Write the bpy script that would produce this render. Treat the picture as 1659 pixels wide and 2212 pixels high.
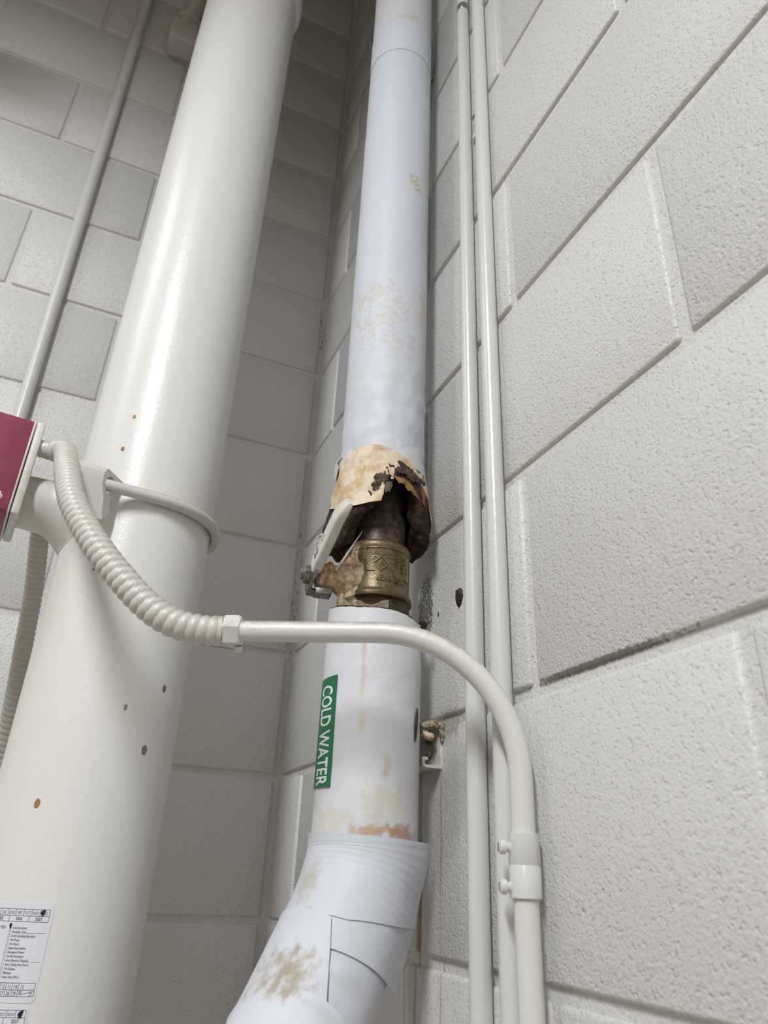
import bpy, bmesh, math, random
from mathutils import Vector, Matrix, noise

random.seed(7)
for o in list(bpy.data.objects):
    bpy.data.objects.remove(o)
scene = bpy.context.scene
COL = scene.collection
R = math.radians

# ------------------------------------------------------------------ camera
cam_d = bpy.data.cameras.new('camera')
cam_d.sensor_fit = 'HORIZONTAL'
cam_d.sensor_width = 36.0
cam_d.lens = 1545.68 / 1659 * 36.0
cam_d.clip_start = 0.01
cam_d.dof.use_dof = True
cam_d.dof.focus_distance = 0.74
cam_d.dof.aperture_fstop = 12.0
cam = bpy.data.objects.new('camera', cam_d)
cam.location = (-0.33573, -1.20133, 1.48770)
cam.rotation_euler = (R(117.04866), R(-2.27397), R(-23.58208))
COL.objects.link(cam)
scene.camera = cam

# ------------------------------------------------------------------ world, light, exposure
w = bpy.data.worlds.new('world')
scene.world = w
w.use_nodes = True
w.node_tree.nodes['Background'].inputs[0].default_value = (0.9, 0.95, 1.0, 1)
w.node_tree.nodes['Background'].inputs[1].default_value = 0.2
vs = scene.view_settings
vs.view_transform = 'Standard'
vs.look = 'None'
vs.gamma = 1.0
vs.use_curve_mapping = False
vs.exposure = -0.24


def area(name, loc, aim, size, size_y, power, color=(0.95, 0.985, 1.0)):
    l = bpy.data.lights.new(name, 'AREA')
    l.shape = 'RECTANGLE'
    l.size, l.size_y = size, size_y
    l.energy = power
    l.color = color
    o = bpy.data.objects.new(name, l)
    o.location = loc
    o.rotation_euler = (Vector(aim) - Vector(loc)).to_track_quat('-Z', 'Y').to_euler()
    COL.objects.link(o)
    return o


# light of the two hanging strip fixtures (their housings are built further down)
LAMPS = [((-1.48, -2.30, 3.28), 106, 60, 1.6), ((-1.50, -0.55, 3.02), 8.5, 0, 1.15)]   # place, power, heading, length
for p, e, hdg, ln in LAMPS:
    area('lamp_light', p, (p[0], p[1], 0), ln, 0.18, e).rotation_euler = (0, 0, R(hdg))


# ------------------------------------------------------------------ node helpers
class NT:
    def __init__(s, name):
        s.m = bpy.data.materials.new(name)
        s.m.use_nodes = True
        s.t = s.m.node_tree
        s.b = s.t.nodes['Principled BSDF']
        s.pos = s.n('ShaderNodeNewGeometry').outputs['Position']

    def n(s, typ, ins=None, **props):
        nd = s.t.nodes.new(typ)
        for k, v in props.items():
            setattr(nd, k, v)
        for k, v in (ins or {}).items():
            s.put(nd.inputs[k], v)
        return nd

    def put(s, sock, v):
        if isinstance(v, bpy.types.NodeSocket):
            s.t.links.new(v, sock)
        else:
            sock.default_value = v

    def set(s, **k):
        for a, v in k.items():
            s.put(s.b.inputs[a.replace('_', ' ')], v)

    def math(s, op, a, b=0.0, c=0.0):
        return s.n('ShaderNodeMath', {0: a, 1: b, 2: c}, operation=op).outputs[0]

    def vm(s, op, a, b=(0, 0, 0)):
        nd = s.n('ShaderNodeVectorMath', {0: a, 1: b}, operation=op)
        return nd.outputs['Value'] if op in ('LENGTH', 'DOT_PRODUCT') else nd.outputs[0]

    def noise(s, scale, detail=3.0, rough=0.55, vec=None, stretch=None, dist=0.0):
        v = vec or s.pos
        if stretch:
            v = s.vm('MULTIPLY', v, stretch)
        return s.n('ShaderNodeTexNoise', {'Vector': v, 'Scale': scale, 'Detail': detail, 'Roughness': rough, 'Distortion': dist}).outputs[0]

    def voro(s, scale, rnd=1.0):
        return s.n('ShaderNodeTexVoronoi', {'Vector': s.pos, 'Scale': scale, 'Randomness': rnd}).outputs['Distance']

    def ramp(s, x, a, b, lo=0.0, hi=1.0):
        nd = s.n('ShaderNodeMapRange', {0: x, 1: a, 2: b, 3: lo, 4: hi}, interpolation_type='SMOOTHSTEP')
        return nd.outputs[0]

    def mix(s, f, a, b):
        nd = s.n('ShaderNodeMix', data_type='RGBA')
        s.put(nd.inputs[0], f)
        for i, v in ((6, a), (7, b)):
            if not isinstance(v, bpy.types.NodeSocket) and len(v) == 3:
                v = (*v, 1)
            s.put(nd.inputs[i], v)
        return nd.outputs[2]

    def blob(s, c, r, amt=0.8, scale=60, e0=1.1, e1=0.7, detail=4):
        v = s.vm('DIVIDE', s.vm('SUBTRACT', s.pos, c), r)
        x = s.vm('LENGTH', v)
        nz = s.noise(scale, detail)
        x = s.math('ADD', x, s.math('MULTIPLY', s.math('SUBTRACT', nz, 0.5), amt))
        return s.ramp(x, e0, e1)

    def bump(s, h, strength, dist, normal=None):
        ins = {'Height': h, 'Strength': strength, 'Distance': dist}
        if normal:
            ins['Normal'] = normal
        o = s.n('ShaderNodeBump', ins).outputs[0]
        s.put(s.b.inputs['Normal'], o)
        return o


def mul(nt, a, b):
    return nt.math('MULTIPLY', a, b)


# ---- painted concrete block (both walls)
def wall_material():
    k = NT('painted_block')
    tone = k.noise(6, 2)
    col = k.mix(tone, (0.64, 0.63, 0.612), (0.695, 0.686, 0.668))
    # unpainted pin holes, more of them on the far wall
    vo = k.voro(300)
    msk = k.ramp(k.noise(11, 2), 0.40, 0.62)
    sep = k.n('ShaderNodeSeparateXYZ', {0: k.pos})
    far = k.ramp(sep.outputs['X'], -0.004, -0.03)
    holes = mul(k, mul(k, k.ramp(vo, 0.22, 0.13), msk), k.math('ADD', mul(k, far, 0.75), 0.08))
    holes = mul(k, holes, k.ramp(k.noise(420, 0), 0.48, 0.56))
    col = k.mix(holes, col, (0.16, 0.14, 0.12))
    # dark gaps along the inside corner
    for z, h in ((2.555, 0.055), (2.02, 0.05), (1.93, 0.06), (1.86, 0.04)):
        v = k.vm('DIVIDE', k.vm('SUBTRACT', k.pos, (-0.007, 0.004, z)), (0.007, 0.009, h))
        crk = mul(k, k.ramp(k.vm('LENGTH', v), 1.1, 0.8), k.ramp(k.noise(150, 4, stretch=(2.2, 1, 0.7)), 0.59, 0.63))
        col = k.mix(mul(k, crk, 0.85), col, (0.05, 0.04, 0.035))
    # mildew behind the valve, grime round the strut, drips of rusty water
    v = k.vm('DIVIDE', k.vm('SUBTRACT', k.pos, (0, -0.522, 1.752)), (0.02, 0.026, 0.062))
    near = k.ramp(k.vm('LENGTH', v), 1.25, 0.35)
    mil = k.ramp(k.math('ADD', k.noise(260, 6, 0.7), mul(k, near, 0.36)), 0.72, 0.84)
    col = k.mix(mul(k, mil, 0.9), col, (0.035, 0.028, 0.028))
    g = k.blob((0, -0.575, 1.623), (0.02, 0.030, 0.016), 1.6, 170, 1.1, 0.5)
    col = k.mix(mul(k, g, 0.55), col, (0.27, 0.23, 0.18))
    ck = k.blob((0, -0.80, 1.6308), (0.02, 0.085, 0.0030), 2.4, 240, 1.0, 0.7)
    col = k.mix(mul(k, ck, 0.7), col, (0.13, 0.11, 0.095))
    ck = k.blob((-0.16, 0, 1.8245), (0.10, 0.02, 0.0022), 2.0, 200, 1.0, 0.7)
    col = k.mix(mul(k, ck, 0.5), col, (0.14, 0.12, 0.10))
    wob = mul(k, k.math('SUBTRACT', k.noise(16, 3), 0.5), 0.010)
    yy = k.math('ADD', sep.outputs['Y'], wob)
    for y0, z1, wd, st in ((-0.561, 1.582, 0.0022, 0.6), (-0.5125, 1.53, 0.004, 0.75), (-0.490, 1.47, 0.004, 0.5)):
        d = k.math('ABSOLUTE', k.math('SUBTRACT', yy, y0))
        f = mul(k, k.ramp(d, wd, wd * 0.3), k.ramp(sep.outputs['Z'], z1, z1 - 0.02))
        f = mul(k, f, k.ramp(sep.outputs['X'], -0.012, -0.006))
        f = mul(k, f, k.ramp(k.noise(90, 3, stretch=(1, 1, 0.15)), 0.30, 0.55))
        col = k.mix(mul(k, f, st), col, (0.42, 0.27, 0.12))
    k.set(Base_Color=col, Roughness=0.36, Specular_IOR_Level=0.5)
    h1 = k.noise(340, 3, 0.6)
    h2 = k.ramp(k.noise(230, 3, 0.6), 0.30, 0.44)
    h3 = k.noise(40, 2)
    pit = k.ramp(k.voro(150), 0.10, 0.22)
    h = k.math('ADD', k.math('ADD', mul(k, h1, 0.62), mul(k, h2, 0.30)), k.math('ADD', mul(k, h3, 0.5), mul(k, pit, 0.26)))
    k.bump(h, 0.70, 0.0022)
    return k.m


def gloss_paint(name, c0, c1, rough=0.34, chips=(), dust=0.0, bump=0.25):
    k = NT(name)
    col = k.mix(k.noise(9, 3), c0, c1)
    for c, r, cc in chips:
        col = k.mix(k.blob(c, r, 0.9, 240, 1.0, 0.9), col, cc)
    sp = k.ramp(k.voro(70), 0.045, 0.035)
    sp = mul(k, sp, k.ramp(k.noise(25, 1), 0.52, 0.60))
    if chips:
        col = k.mix(mul(k, sp, 0.75), col, (0.30, 0.19, 0.10))
    rr = rough
    if dust > 0:
        geo = k.n('ShaderNodeNewGeometry')
        up = k.n('ShaderNodeSeparateXYZ', {0: geo.outputs['Normal']}).outputs['Z']
        f = mul(k, k.ramp(k.math('ADD', up, mul(k, k.math('SUBTRACT', k.noise(160, 5), 0.5), 0.7)), 0.34, 0.85), dust)
        col = k.mix(f, col, (0.34, 0.28, 0.22))
        rr = k.math('ADD', rough, mul(k, f, 0.4))
    k.set(Base_Color=col, Roughness=rr, Specular_IOR_Level=0.5)
    k.bump(k.math('ADD', k.noise(170, 3), mul(k, k.ramp(k.voro(120), 0.16, 0.08), 0.25)), bump, 0.0010)
    return k.m


def jacket_material(name, stains=(), weave=0.35, base0=(0.60, 0.625, 0.69), base1=(0.65, 0.675, 0.745), lines=()):
    k = NT(name)
    col = k.mix(k.noise(14, 3), base0, base1)
    grime = k.ramp(k.noise(120, 6, 0.7), 0.60, 0.74)
    col = k.mix(mul(k, grime, mul(k, k.ramp(k.noise(18, 2), 0.50, 0.66), 0.35)), col, (0.40, 0.37, 0.32))
    for c, r, cc, st in stains:
        col = k.mix(mul(k, k.blob(c, r, 2.3, 110, 1.0, 0.1, 6), st), col, cc)
    for c, r, cc, st in lines:                       # tide lines: thin contour of a noise field inside a patch
        v = k.vm('LENGTH', k.vm('DIVIDE', k.vm('SUBTRACT', k.pos, c), r))
        nz = k.noise(34, 5, 0.65)
        ln = k.ramp(k.math('ABSOLUTE', k.math('SUBTRACT', nz, 0.5)), 0.030, 0.008)
        col = k.mix(mul(k, mul(k, ln, k.ramp(v, 1.1, 0.7)), st), col, cc)
    k.set(Base_Color=col, Roughness=0.52, Specular_IOR_Level=0.4)
    sep = k.n('ShaderNodeSeparateXYZ', {0: k.pos})
    wv = k.math('SINE', mul(k, sep.outputs['Z'], 2 * math.pi / 0.0016))
    h = k.math('ADD', mul(k, k.noise(35, 4), 1.0), mul(k, wv, 0.05 * weave))
    k.bump(h, 0.35, 0.003)
    return k.m


def plain(name, col, rough=0.5, metal=0.0, col2=None, scale=60, bump=0.0, bscale=200, bdist=0.001):
    k = NT(name)
    c = (*col, 1)
    if col2:
        c = k.mix(k.ramp(k.noise(scale, 4), 0.35, 0.65), col, col2)
    k.set(Base_Color=c, Roughness=rough, Metallic=metal)
    if bump:
        k.bump(k.noise(bscale, 4, 0.6), bump, bdist)
    return k.m


def brass_material():
    k = NT('aged_brass')
    col = k.mix(k.noise(70, 4), (0.15, 0.115, 0.060), (0.235, 0.185, 0.098))
    col = k.mix(mul(k, k.ramp(k.noise(160, 5), 0.52, 0.66), 0.75), col, (0.085, 0.06, 0.035))
    sep = k.n('ShaderNodeSeparateXYZ', {0: k.pos})
    zz = k.math('ADD', sep.outputs['Z'], mul(k, k.math('SUBTRACT', k.noise(110, 4), 0.5), 0.018))
    rust = k.math('MAXIMUM', k.ramp(zz, 1.796, 1.802), k.ramp(zz, 1.752, 1.742))
    col = k.mix(mul(k, k.ramp(zz, 1.796, 1.802), 0.75), col, (0.20, 0.10, 0.045))
    col = k.mix(mul(k, k.ramp(zz, 1.750, 1.738), 0.75), col, (0.075, 0.050, 0.030))
    dark = k.ramp(zz, 1.802, 1.812)
    col = k.mix(mul(k, dark, 0.7), col, (0.065, 0.042, 0.032))
    # old cream paint left on the stem side of the body
    dx = k.vm('DOT_PRODUCT', k.vm('SUBTRACT', k.pos, (-0.070, -0.545, 1.76)), (-0.94, 0.34, 0))
    dx = k.math('ADD', dx, mul(k, k.math('SUBTRACT', k.noise(120, 4), 0.5), 0.022))
    lowz = k.ramp(zz, 1.800, 1.786)
    paint = mul(k, k.ramp(dx, 0.0215, 0.0245), lowz)
    pc = k.mix(k.ramp(k.noise(130, 4), 0.4, 0.62), (0.66, 0.57, 0.42), (0.40, 0.25, 0.12))
    teal = mul(k, k.ramp(dx, 0.016, 0.021), k.ramp(k.noise(90, 3), 0.50, 0.60))
    col = k.mix(mul(k, teal, 0.8), col, (0.07, 0.11, 0.13))
    col = k.mix(paint, col, pc)
    k.set(Base_Color=col, Metallic=k.math('SUBTRACT', 0.55, mul(k, paint, 0.55)), Roughness=k.math('ADD', 0.40, mul(k, paint, 0.25)))
    k.bump(k.noise(520, 3), 0.5, 0.0006)
    return k.m


def tan_material():
    k = NT('soaked_paper')
    col = k.mix(k.ramp(k.noise(45, 5, 0.65), 0.40, 0.62), (0.74, 0.64, 0.48), (0.56, 0.38, 0.20))
    col = k.mix(mul(k, k.ramp(k.noise(75, 5), 0.55, 0.72), 0.6), col, (0.42, 0.23, 0.10))
    col = k.mix(mul(k, k.ramp(k.noise(28, 3), 0.52, 0.70), 0.6), col, (0.80, 0.75, 0.66))
    k.set(Base_Color=col, Roughness=0.7)
    k.bump(k.math('ADD', k.noise(60, 4), mul(k, k.noise(420, 2), 0.15)), 0.5, 0.003)
    return k.m


def fibre_material():
    k = NT('wet_fibreglass')
    col = k.mix(k.ramp(k.noise(120, 5), 0.40, 0.68), (0.030, 0.017, 0.012), (0.12, 0.062, 0.036))
    col = k.mix(mul(k, k.ramp(k.noise(210, 5, 0.7), 0.60, 0.72), 0.7), col, (0.30, 0.19, 0.13))
    k.set(Base_Color=col, Roughness=0.85)
    k.bump(k.noise(330, 5, 0.7), 0.9, 0.004)
    return k.m


CHIPS = []
bx, by = -0.3057, -0.341
BPR = 0.084


def bp_point(phi, z, r=BPR):
    cd = Vector((cam.location.x - bx, cam.location.y - by)).normalized()
    rt = Vector((-cd.y, cd.x))
    a = R(phi)
    return (bx + r * (cd.x * math.cos(a) + rt.x * math.sin(a)), by + r * (cd.y * math.cos(a) + rt.y * math.sin(a)), z)


rust = (0.36, 0.19, 0.08)
for ph, z, s, c in ((34.8, 1.5928, .0035, (0.22, 0.20, 0.18)), (42.9, 1.6571, .003, (0.20, 0.18, 0.16)), (-27.5, 1.5364, .003, rust),
                    (-28.6, 1.7796, .003, rust), (-27.6, 1.7725, .002, rust), (-24.4, 1.9704, .0022, rust), (-27.6, 1.9245, .0024, rust),
                    (15, 1.63, .002, (0.3, 0.24, 0.18))):
    CHIPS.append((bp_point(ph, z), (s, s, s * 1.5), c))

M = {}
M['wall'] = wall_material()
M['riser'] = gloss_paint('cream_gloss_paint', (0.745, 0.732, 0.70), (0.79, 0.78, 0.755), 0.33, CHIPS)
M['emt'] = gloss_paint('cream_conduit_paint', (0.63, 0.625, 0.605), (0.68, 0.675, 0.655), 0.30)
M['emt_dusty'] = gloss_paint('dusty_conduit_paint', (0.66, 0.65, 0.62), (0.71, 0.70, 0.67), 0.36, (), 0.85)
M['flex'] = gloss_paint('dusty_flex_paint', (0.57, 0.545, 0.50), (0.63, 0.605, 0.56), 0.38, (), 0.75)
M['switch_paint'] = gloss_paint('switch_paint', (0.62, 0.60, 0.56), (0.67, 0.65, 0.61), 0.40, (), 0.75)
M['red'] = plain('red_cover_paint', (0.235, 0.032, 0.070), 0.45, 0, (0.27, 0.045, 0.085), 30, 0.4, 120)
M['plate_white'] = plain('chipped_white_paint', (0.70, 0.69, 0.64), 0.5, 0, (0.62, 0.60, 0.54), 80, 0.3)
M['steel'] = plain('dull_steel', (0.28, 0.265, 0.24), 0.45, 0.6, (0.16, 0.15, 0.13), 140, 0.4)
M['bare'] = plain('bare_conduit_metal', (0.30, 0.31, 0.33), 0.35, 0.7)
M['strut'] = plain('strut_paint', (0.70, 0.68, 0.63), 0.5, 0, (0.56, 0.51, 0.43), 110, 0.4)
M['rustcrust'] = plain('rust_crust', (0.50, 0.42, 0.30), 0.9, 0, (0.17, 0.12, 0.08), 260, 1.0, 380, 0.002)
M['brass'] = brass_material()
M['nipple'] = plain('dark_pipe', (0.045, 0.032, 0.026), 0.42, 0.2, (0.125, 0.095, 0.062), 110, 0.5)
M['tan'] = tan_material()
M['ochre'] = plain('ochre_paper', (0.33, 0.20, 0.07), 0.7, 0, (0.20, 0.105, 0.035), 90, 0.5)
M['scrap'] = plain('dark_scrap', (0.045, 0.030, 0.026), 0.6, 0, (0.11, 0.075, 0.055), 130, 0.6)
M['fibre'] = fibre_material()
M['cream_crust'] = plain('crusted_cream_paint', (0.68, 0.57, 0.42), 0.65, 0, (0.36, 0.21, 0.10), 120, 0.7, 160, 0.003)
M['sleeve'] = plain('handle_sleeve', (0.72, 0.72, 0.66), 0.38, 0, (0.64, 0.63, 0.56), 40)
M['blueprint'] = plain('teal_print', (0.07, 0.17, 0.19), 0.6)
M['green'] = plain('green_vinyl', (0.004, 0.155, 0.055), 0.38)
M['letter'] = plain('white_letter', (0.72, 0.78, 0.78), 0.45)
M['sticker'] = plain('sticker_paper', (0.72, 0.74, 0.79), 0.45)
M['ink'] = plain('black_ink', (0.045, 0.045, 0.06), 0.6)
M['blot'] = plain('marker_blot', (0.012, 0.010, 0.030), 0.5)
M['concrete'] = plain('floor_concrete', (0.34, 0.28, 0.23), 0.7, 0, (0.30, 0.245, 0.20), 6, 0.3, 60)
M['ceil'] = plain('ceiling_paint', (0.38, 0.34, 0.30), 0.8, 0, (0.35, 0.315, 0.28), 5)
M['room'] = plain('room_paint', (0.40, 0.35, 0.305), 0.7, 0, (0.37, 0.325, 0.28), 5)
M['housing'] = plain('lamp_housing', (0.7, 0.7, 0.7), 0.4)

wx, wy = -0.070, -0.545          # axis of the cold water pipe
AX = Vector((wx, wy))
CD = Vector((cam.location.x - wx, cam.location.y - wy)).normalized()
RT = Vector((-CD.y, CD.x))


def wp(phi, z, r):               # a point on the water pipe: angle from the viewing side, height, radius
    a = R(phi)
    d = CD * math.cos(a) + RT * math.sin(a)
    return Vector((wx + d.x * r, wy + d.y * r, z))


rustc = (0.40, 0.235, 0.10)
palec = (0.66, 0.58, 0.42)
M['jacket_low'] = jacket_material('lower_jacket', [
    (wp(40, 1.522, .048), (.03, .03, .011), rustc, 0.85), (wp(8, 1.523, .048), (.03, .03, .007), (0.50, 0.32, 0.14), 0.7),
    (wp(20, 1.545, .048), (.04, .04, .022), palec, 0.55), (wp(-40, 1.53, .048), (.03, .03, .016), palec, 0.5),
    (wp(-10, 1.665, .048), (.0035, .0035, .045), (0.62, 0.50, 0.32), 0.75), (wp(-9, 1.612, .048), (.005, .005, .016), palec, 0.6),
    (wp(20, 1.573, .048), (.006, .006, .014), (0.62, 0.50, 0.32), 0.6)], 0.25, (0.66, 0.675, 0.71), (0.72, 0.735, 0.775))
M['jacket_up'] = jacket_material('upper_jacket', [
    (wp(30, 2.335, .048), (.010, .010, .012), (0.62, 0.50, 0.30), 0.5), (wp(60, 2.40, .048), (.012, .012, .06), palec, 0.4),
    (wp(62, 2.13, .048), (.010, .010, .05), (0.60, 0.45, 0.24), 0.5)], 0.4,
    lines=[(wp(0, 2.10, .048), (.06, .06, .065), (0.60, 0.47, 0.28), 0.5), (wp(-10, 2.02, .048), (.06, .06, .06), (0.62, 0.57, 0.48), 0.35),
           (wp(35, 2.335, .048), (.015, .015, .02), (0.55, 0.38, 0.16), 0.8)])
M['jacket_top'] = jacket_material('top_jacket', [(wp(10, 2.72, .048), (.03, .03, .014), (0.58, 0.52, 0.38), 0.6)], 0.3, (0.60, 0.615, 0.65), (0.64, 0.655, 0.69))
M['sheet'] = jacket_material('elbow_sheet', [
    ((-0.138, -0.580, 1.450), (.018, .022, .020), (0.44, 0.38, 0.29), 0.8), ((-0.128, -0.568, 1.485), (.012, .02, .034), (0.48, 0.43, 0.35), 0.7)], 0.2, (0.60, 0.62, 0.675), (0.655, 0.675, 0.735))
M['patch'] = jacket_material('elbow_patch', [
    ((-0.150, -0.612, 1.425), (.026, .02, .026), (0.36, 0.29, 0.19), 0.9), ((-0.168, -0.60, 1.43), (.02, .03, .03), (0.42, 0.35, 0.25), 0.8)], 0.2, (0.60, 0.62, 0.68), (0.66, 0.68, 0.745))


# ------------------------------------------------------------------ object helpers
def empty(name, loc, label=None, cat=None, group=None):
    o = bpy.data.objects.new(name, None)
    o.empty_display_size = 0.02
    o.location = loc
    COL.objects.link(o)
    if label:
        tag(o, label, cat, group)
    return o


def tag(o, label, cat, group=None):
    o['label'] = label
    o['category'] = cat
    if group:
        o['group'] = group
    return o


def wloc(o):
    v = Vector((0, 0, 0))
    while o:
        v += o.location
        o = o.parent
    return v


def obj(name, verts, faces, mat, parent=None, smooth=True, angle=40, origin=None):
    """one mesh object from world-space vertices"""
    base = wloc(parent) if parent else Vector((0, 0, 0))
    org = Vector(origin) if origin else base
    me = bpy.data.meshes.new(name)
    me.from_pydata([tuple(Vector(v) - org) for v in verts], [], faces)
    me.update()
    bm = bmesh.new()
    bm.from_mesh(me)
    bmesh.ops.recalc_face_normals(bm, faces=bm.faces)
    bm.to_mesh(me)
    bm.free()
    if smooth:
        me.shade_smooth()
        me.set_sharp_from_angle(angle=R(angle))
    me.materials.append(M[mat])
    o = bpy.data.objects.new(name, me)
    o.location = org - base
    o.parent = parent
    COL.objects.link(o)
    return o


class MB:
    def __init__(s):
        s.v, s.f = [], []

    def add(s, v, f):
        n = len(s.v)
        s.v += [Vector(p) for p in v]
        s.f += [tuple(i + n for i in q) for q in f]
        return s

    def build(s, name, mat, parent=None, **k):
        return obj(name, s.v, s.f, mat, parent, **k)


def frames(path):
    """parallel-transport frames along a polyline"""
    P = [Vector(p) for p in path]
    T = []
    for i in range(len(P)):
        a, b = P[max(i - 1, 0)], P[min(i + 1, len(P) - 1)]
        T.append((b - a).normalized())
    up = Vector((0, 0, 1)) if abs(T[0].z) < 0.9 else Vector((1, 0, 0))
    n = T[0].cross(up).normalized()
    out = []
    for i in range(len(P)):
        if i:
            q = T[i - 1].rotation_difference(T[i])
            n = (q @ n)
            n = (n - T[i] * n.dot(T[i])).normalized()
        out.append((P[i], T[i], n, T[i].cross(n).normalized()))
    return out


def sweep(path, rad, seg=24, caps=True):
    """tube; rad is a number, a list, or f(i, angle)"""
    fr = frames(path)
    v, f = [], []
    for i, (p, t, n, b) in enumerate(fr):
        for j in range(seg):
            a = 2 * math.pi * j / seg
            r = rad(i, a) if callable(rad) else (rad[i] if isinstance(rad, (list, tuple)) else rad)
            v.append(p + (n * math.cos(a) + b * math.sin(a)) * r)
    for i in range(len(fr) - 1):
        for j in range(seg):
            f.append((i * seg + j, i * seg + (j + 1) % seg, (i + 1) * seg + (j + 1) % seg, (i + 1) * seg + j))
    if caps:
        f.append(tuple(range(seg - 1, -1, -1)))
        f.append(tuple((len(fr) - 1) * seg + j for j in range(seg)))
    return v, f


def lathe(o, axis, prof, seg=40, shape=None):
    """profile [(radius, distance along axis)] round an axis; shape(angle) scales the radius"""
    o, t = Vector(o), Vector(axis).normalized()
    up = Vector((0, 0, 1)) if abs(t.z) < 0.9 else Vector((1, 0, 0))
    n = t.cross(up).normalized()
    b = t.cross(n)
    v, f = [], []
    for r, h in prof:
        for j in range(seg):
            a = 2 * math.pi * j / seg
            rr = r * (shape(a) if shape else 1)
            v.append(o + t * h + (n * math.cos(a) + b * math.sin(a)) * rr)
    m = len(prof)
    for i in range(m - 1):
        for j in range(seg):
            f.append((i * seg + j, i * seg + (j + 1) % seg, (i + 1) * seg + (j + 1) % seg, (i + 1) * seg + j))
    f.append(tuple(range(seg - 1, -1, -1)))
    f.append(tuple((m - 1) * seg + j for j in range(seg)))
    return v, f


def hexa(a, k=6):
    s = math.pi / k
    x = (a % (2 * s)) - s
    return math.cos(s) / math.cos(x)


def smooth_path(pts, n=12):
    P = [Vector(p) for p in pts]
    out = []
    for i in range(len(P) - 1):
        p0, p1, p2, p3 = P[max(i - 1, 0)], P[i], P[i + 1], P[min(i + 2, len(P) - 1)]
        for k in range(n):
            t = k / n
            out.append(0.5 * ((2 * p1) + (p2 - p0) * t + (2 * p0 - 5 * p1 + 4 * p2 - p3) * t * t + (3 * p1 - p0 - 3 * p2 + p3) * t ** 3))
    out.append(P[-1])
    return out


def resample(path, step):
    P = [Vector(p) for p in path]
    L = [0]
    for i in range(1, len(P)):
        L.append(L[-1] + (P[i] - P[i - 1]).length)
    n = max(2, int(L[-1] / step))
    out, j = [], 0
    for k in range(n + 1):
        d = L[-1] * k / n
        while j < len(P) - 2 and L[j + 1] < d:
            j += 1
        t = (d - L[j]) / max(1e-9, L[j + 1] - L[j])
        out.append(P[j].lerp(P[j + 1], t))
    return out, L[-1]


def bevel_box(c, u, v, w, hu, hv, hw, bev=0.002, seg=2):
    """bevelled box with its own axes u,v,w -> (verts, faces)"""
    bm = bmesh.new()
    bmesh.ops.create_cube(bm, size=1)
    bmesh.ops.scale(bm, vec=(2 * hu, 2 * hv, 2 * hw), verts=bm.verts)
    if bev > 0:
        bmesh.ops.bevel(bm, geom=list(bm.edges), offset=bev, segments=seg, profile=0.5, affect='EDGES')
    u, v, w, c = Vector(u), Vector(v), Vector(w), Vector(c)
    bm.verts.index_update()
    vs_ = [c + u * p.co.x + v * p.co.y + w * p.co.z for p in bm.verts]
    fs = [tuple(q.index for q in f.verts) for f in bm.faces]
    bm.free()
    return vs_, fs


def prism(poly, o, u, v, w, depth):
    """2-D outline extruded along w"""
    o, u, v, w = Vector(o), Vector(u), Vector(v), Vector(w)
    n = len(poly)
    vs_ = [o + u * a + v * b for a, b in poly] + [o + u * a + v * b + w * depth for a, b in poly]
    f = [tuple(range(n)), tuple(range(2 * n - 1, n - 1, -1))]
    f += [(i, (i + 1) % n, n + (i + 1) % n, n + i) for i in range(n)]
    return vs_, f


def text2d(s, size, extrude=0.0, bold=0.0, align='LEFT', xs=1.0):
    cu = bpy.data.curves.new('txt', 'FONT')
    cu.body = s
    cu.size = size
    cu.align_x = align
    cu.extrude = extrude
    cu.offset = bold
    cu.resolution_u = 3
    o = bpy.data.objects.new('txt', cu)
    COL.objects.link(o)
    dg = bpy.context.evaluated_depsgraph_get()
    me = bpy.data.meshes.new_from_object(o.evaluated_get(dg))
    v = [(p.co.x * xs, p.co.y, p.co.z) for p in me.vertices]
    f = [tuple(q.vertices) for q in me.polygons]
    bpy.data.objects.remove(o)
    bpy.data.curves.remove(cu)
    bpy.data.meshes.remove(me)
    return v, f


def wrapped(v, put, rot=0.0, at=(0, 0), lift=0.0):
    """2-D text vertices -> cylinder, put(s, z, h) gives the point for arc length s"""
    c, s = math.cos(rot), math.sin(rot)
    return [put(at[0] + x * c - y * s, at[1] + x * s + y * c, z + lift) for x, y, z in v]


def lerp_table(tab, x):
    if x <= tab[0][0]:
        return tab[0][1]
    for (a, p), (b, q) in zip(tab, tab[1:]):
        if x <= b:
            return p + (q - p) * (x - a) / (b - a)
    return tab[-1][1]


def nz(p, s=1.0, off=0.0):
    return noise.noise(Vector(p) * s + Vector((off, off * 1.7, -off)))


# ------------------------------------------------------------------ room shell
RX, RY, RZ = -3.4, -3.8, 4.267
BLK, ROW, Z0 = 0.4064, 0.2032, 1.6256


def slab(name, lo, hi, mat, n=1):
    v = [(x, y, z) for x in (lo[0], hi[0]) for y in (lo[1], hi[1]) for z in (lo[2], hi[2])]
    f = [(0, 1, 3, 2), (4, 6, 7, 5), (0, 4, 5, 1), (2, 3, 7, 6), (0, 2, 6, 4), (1, 5, 7, 3)]
    o = obj(name, v, f, mat, smooth=False)
    o['kind'] = 'structure'
    return o


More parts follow.
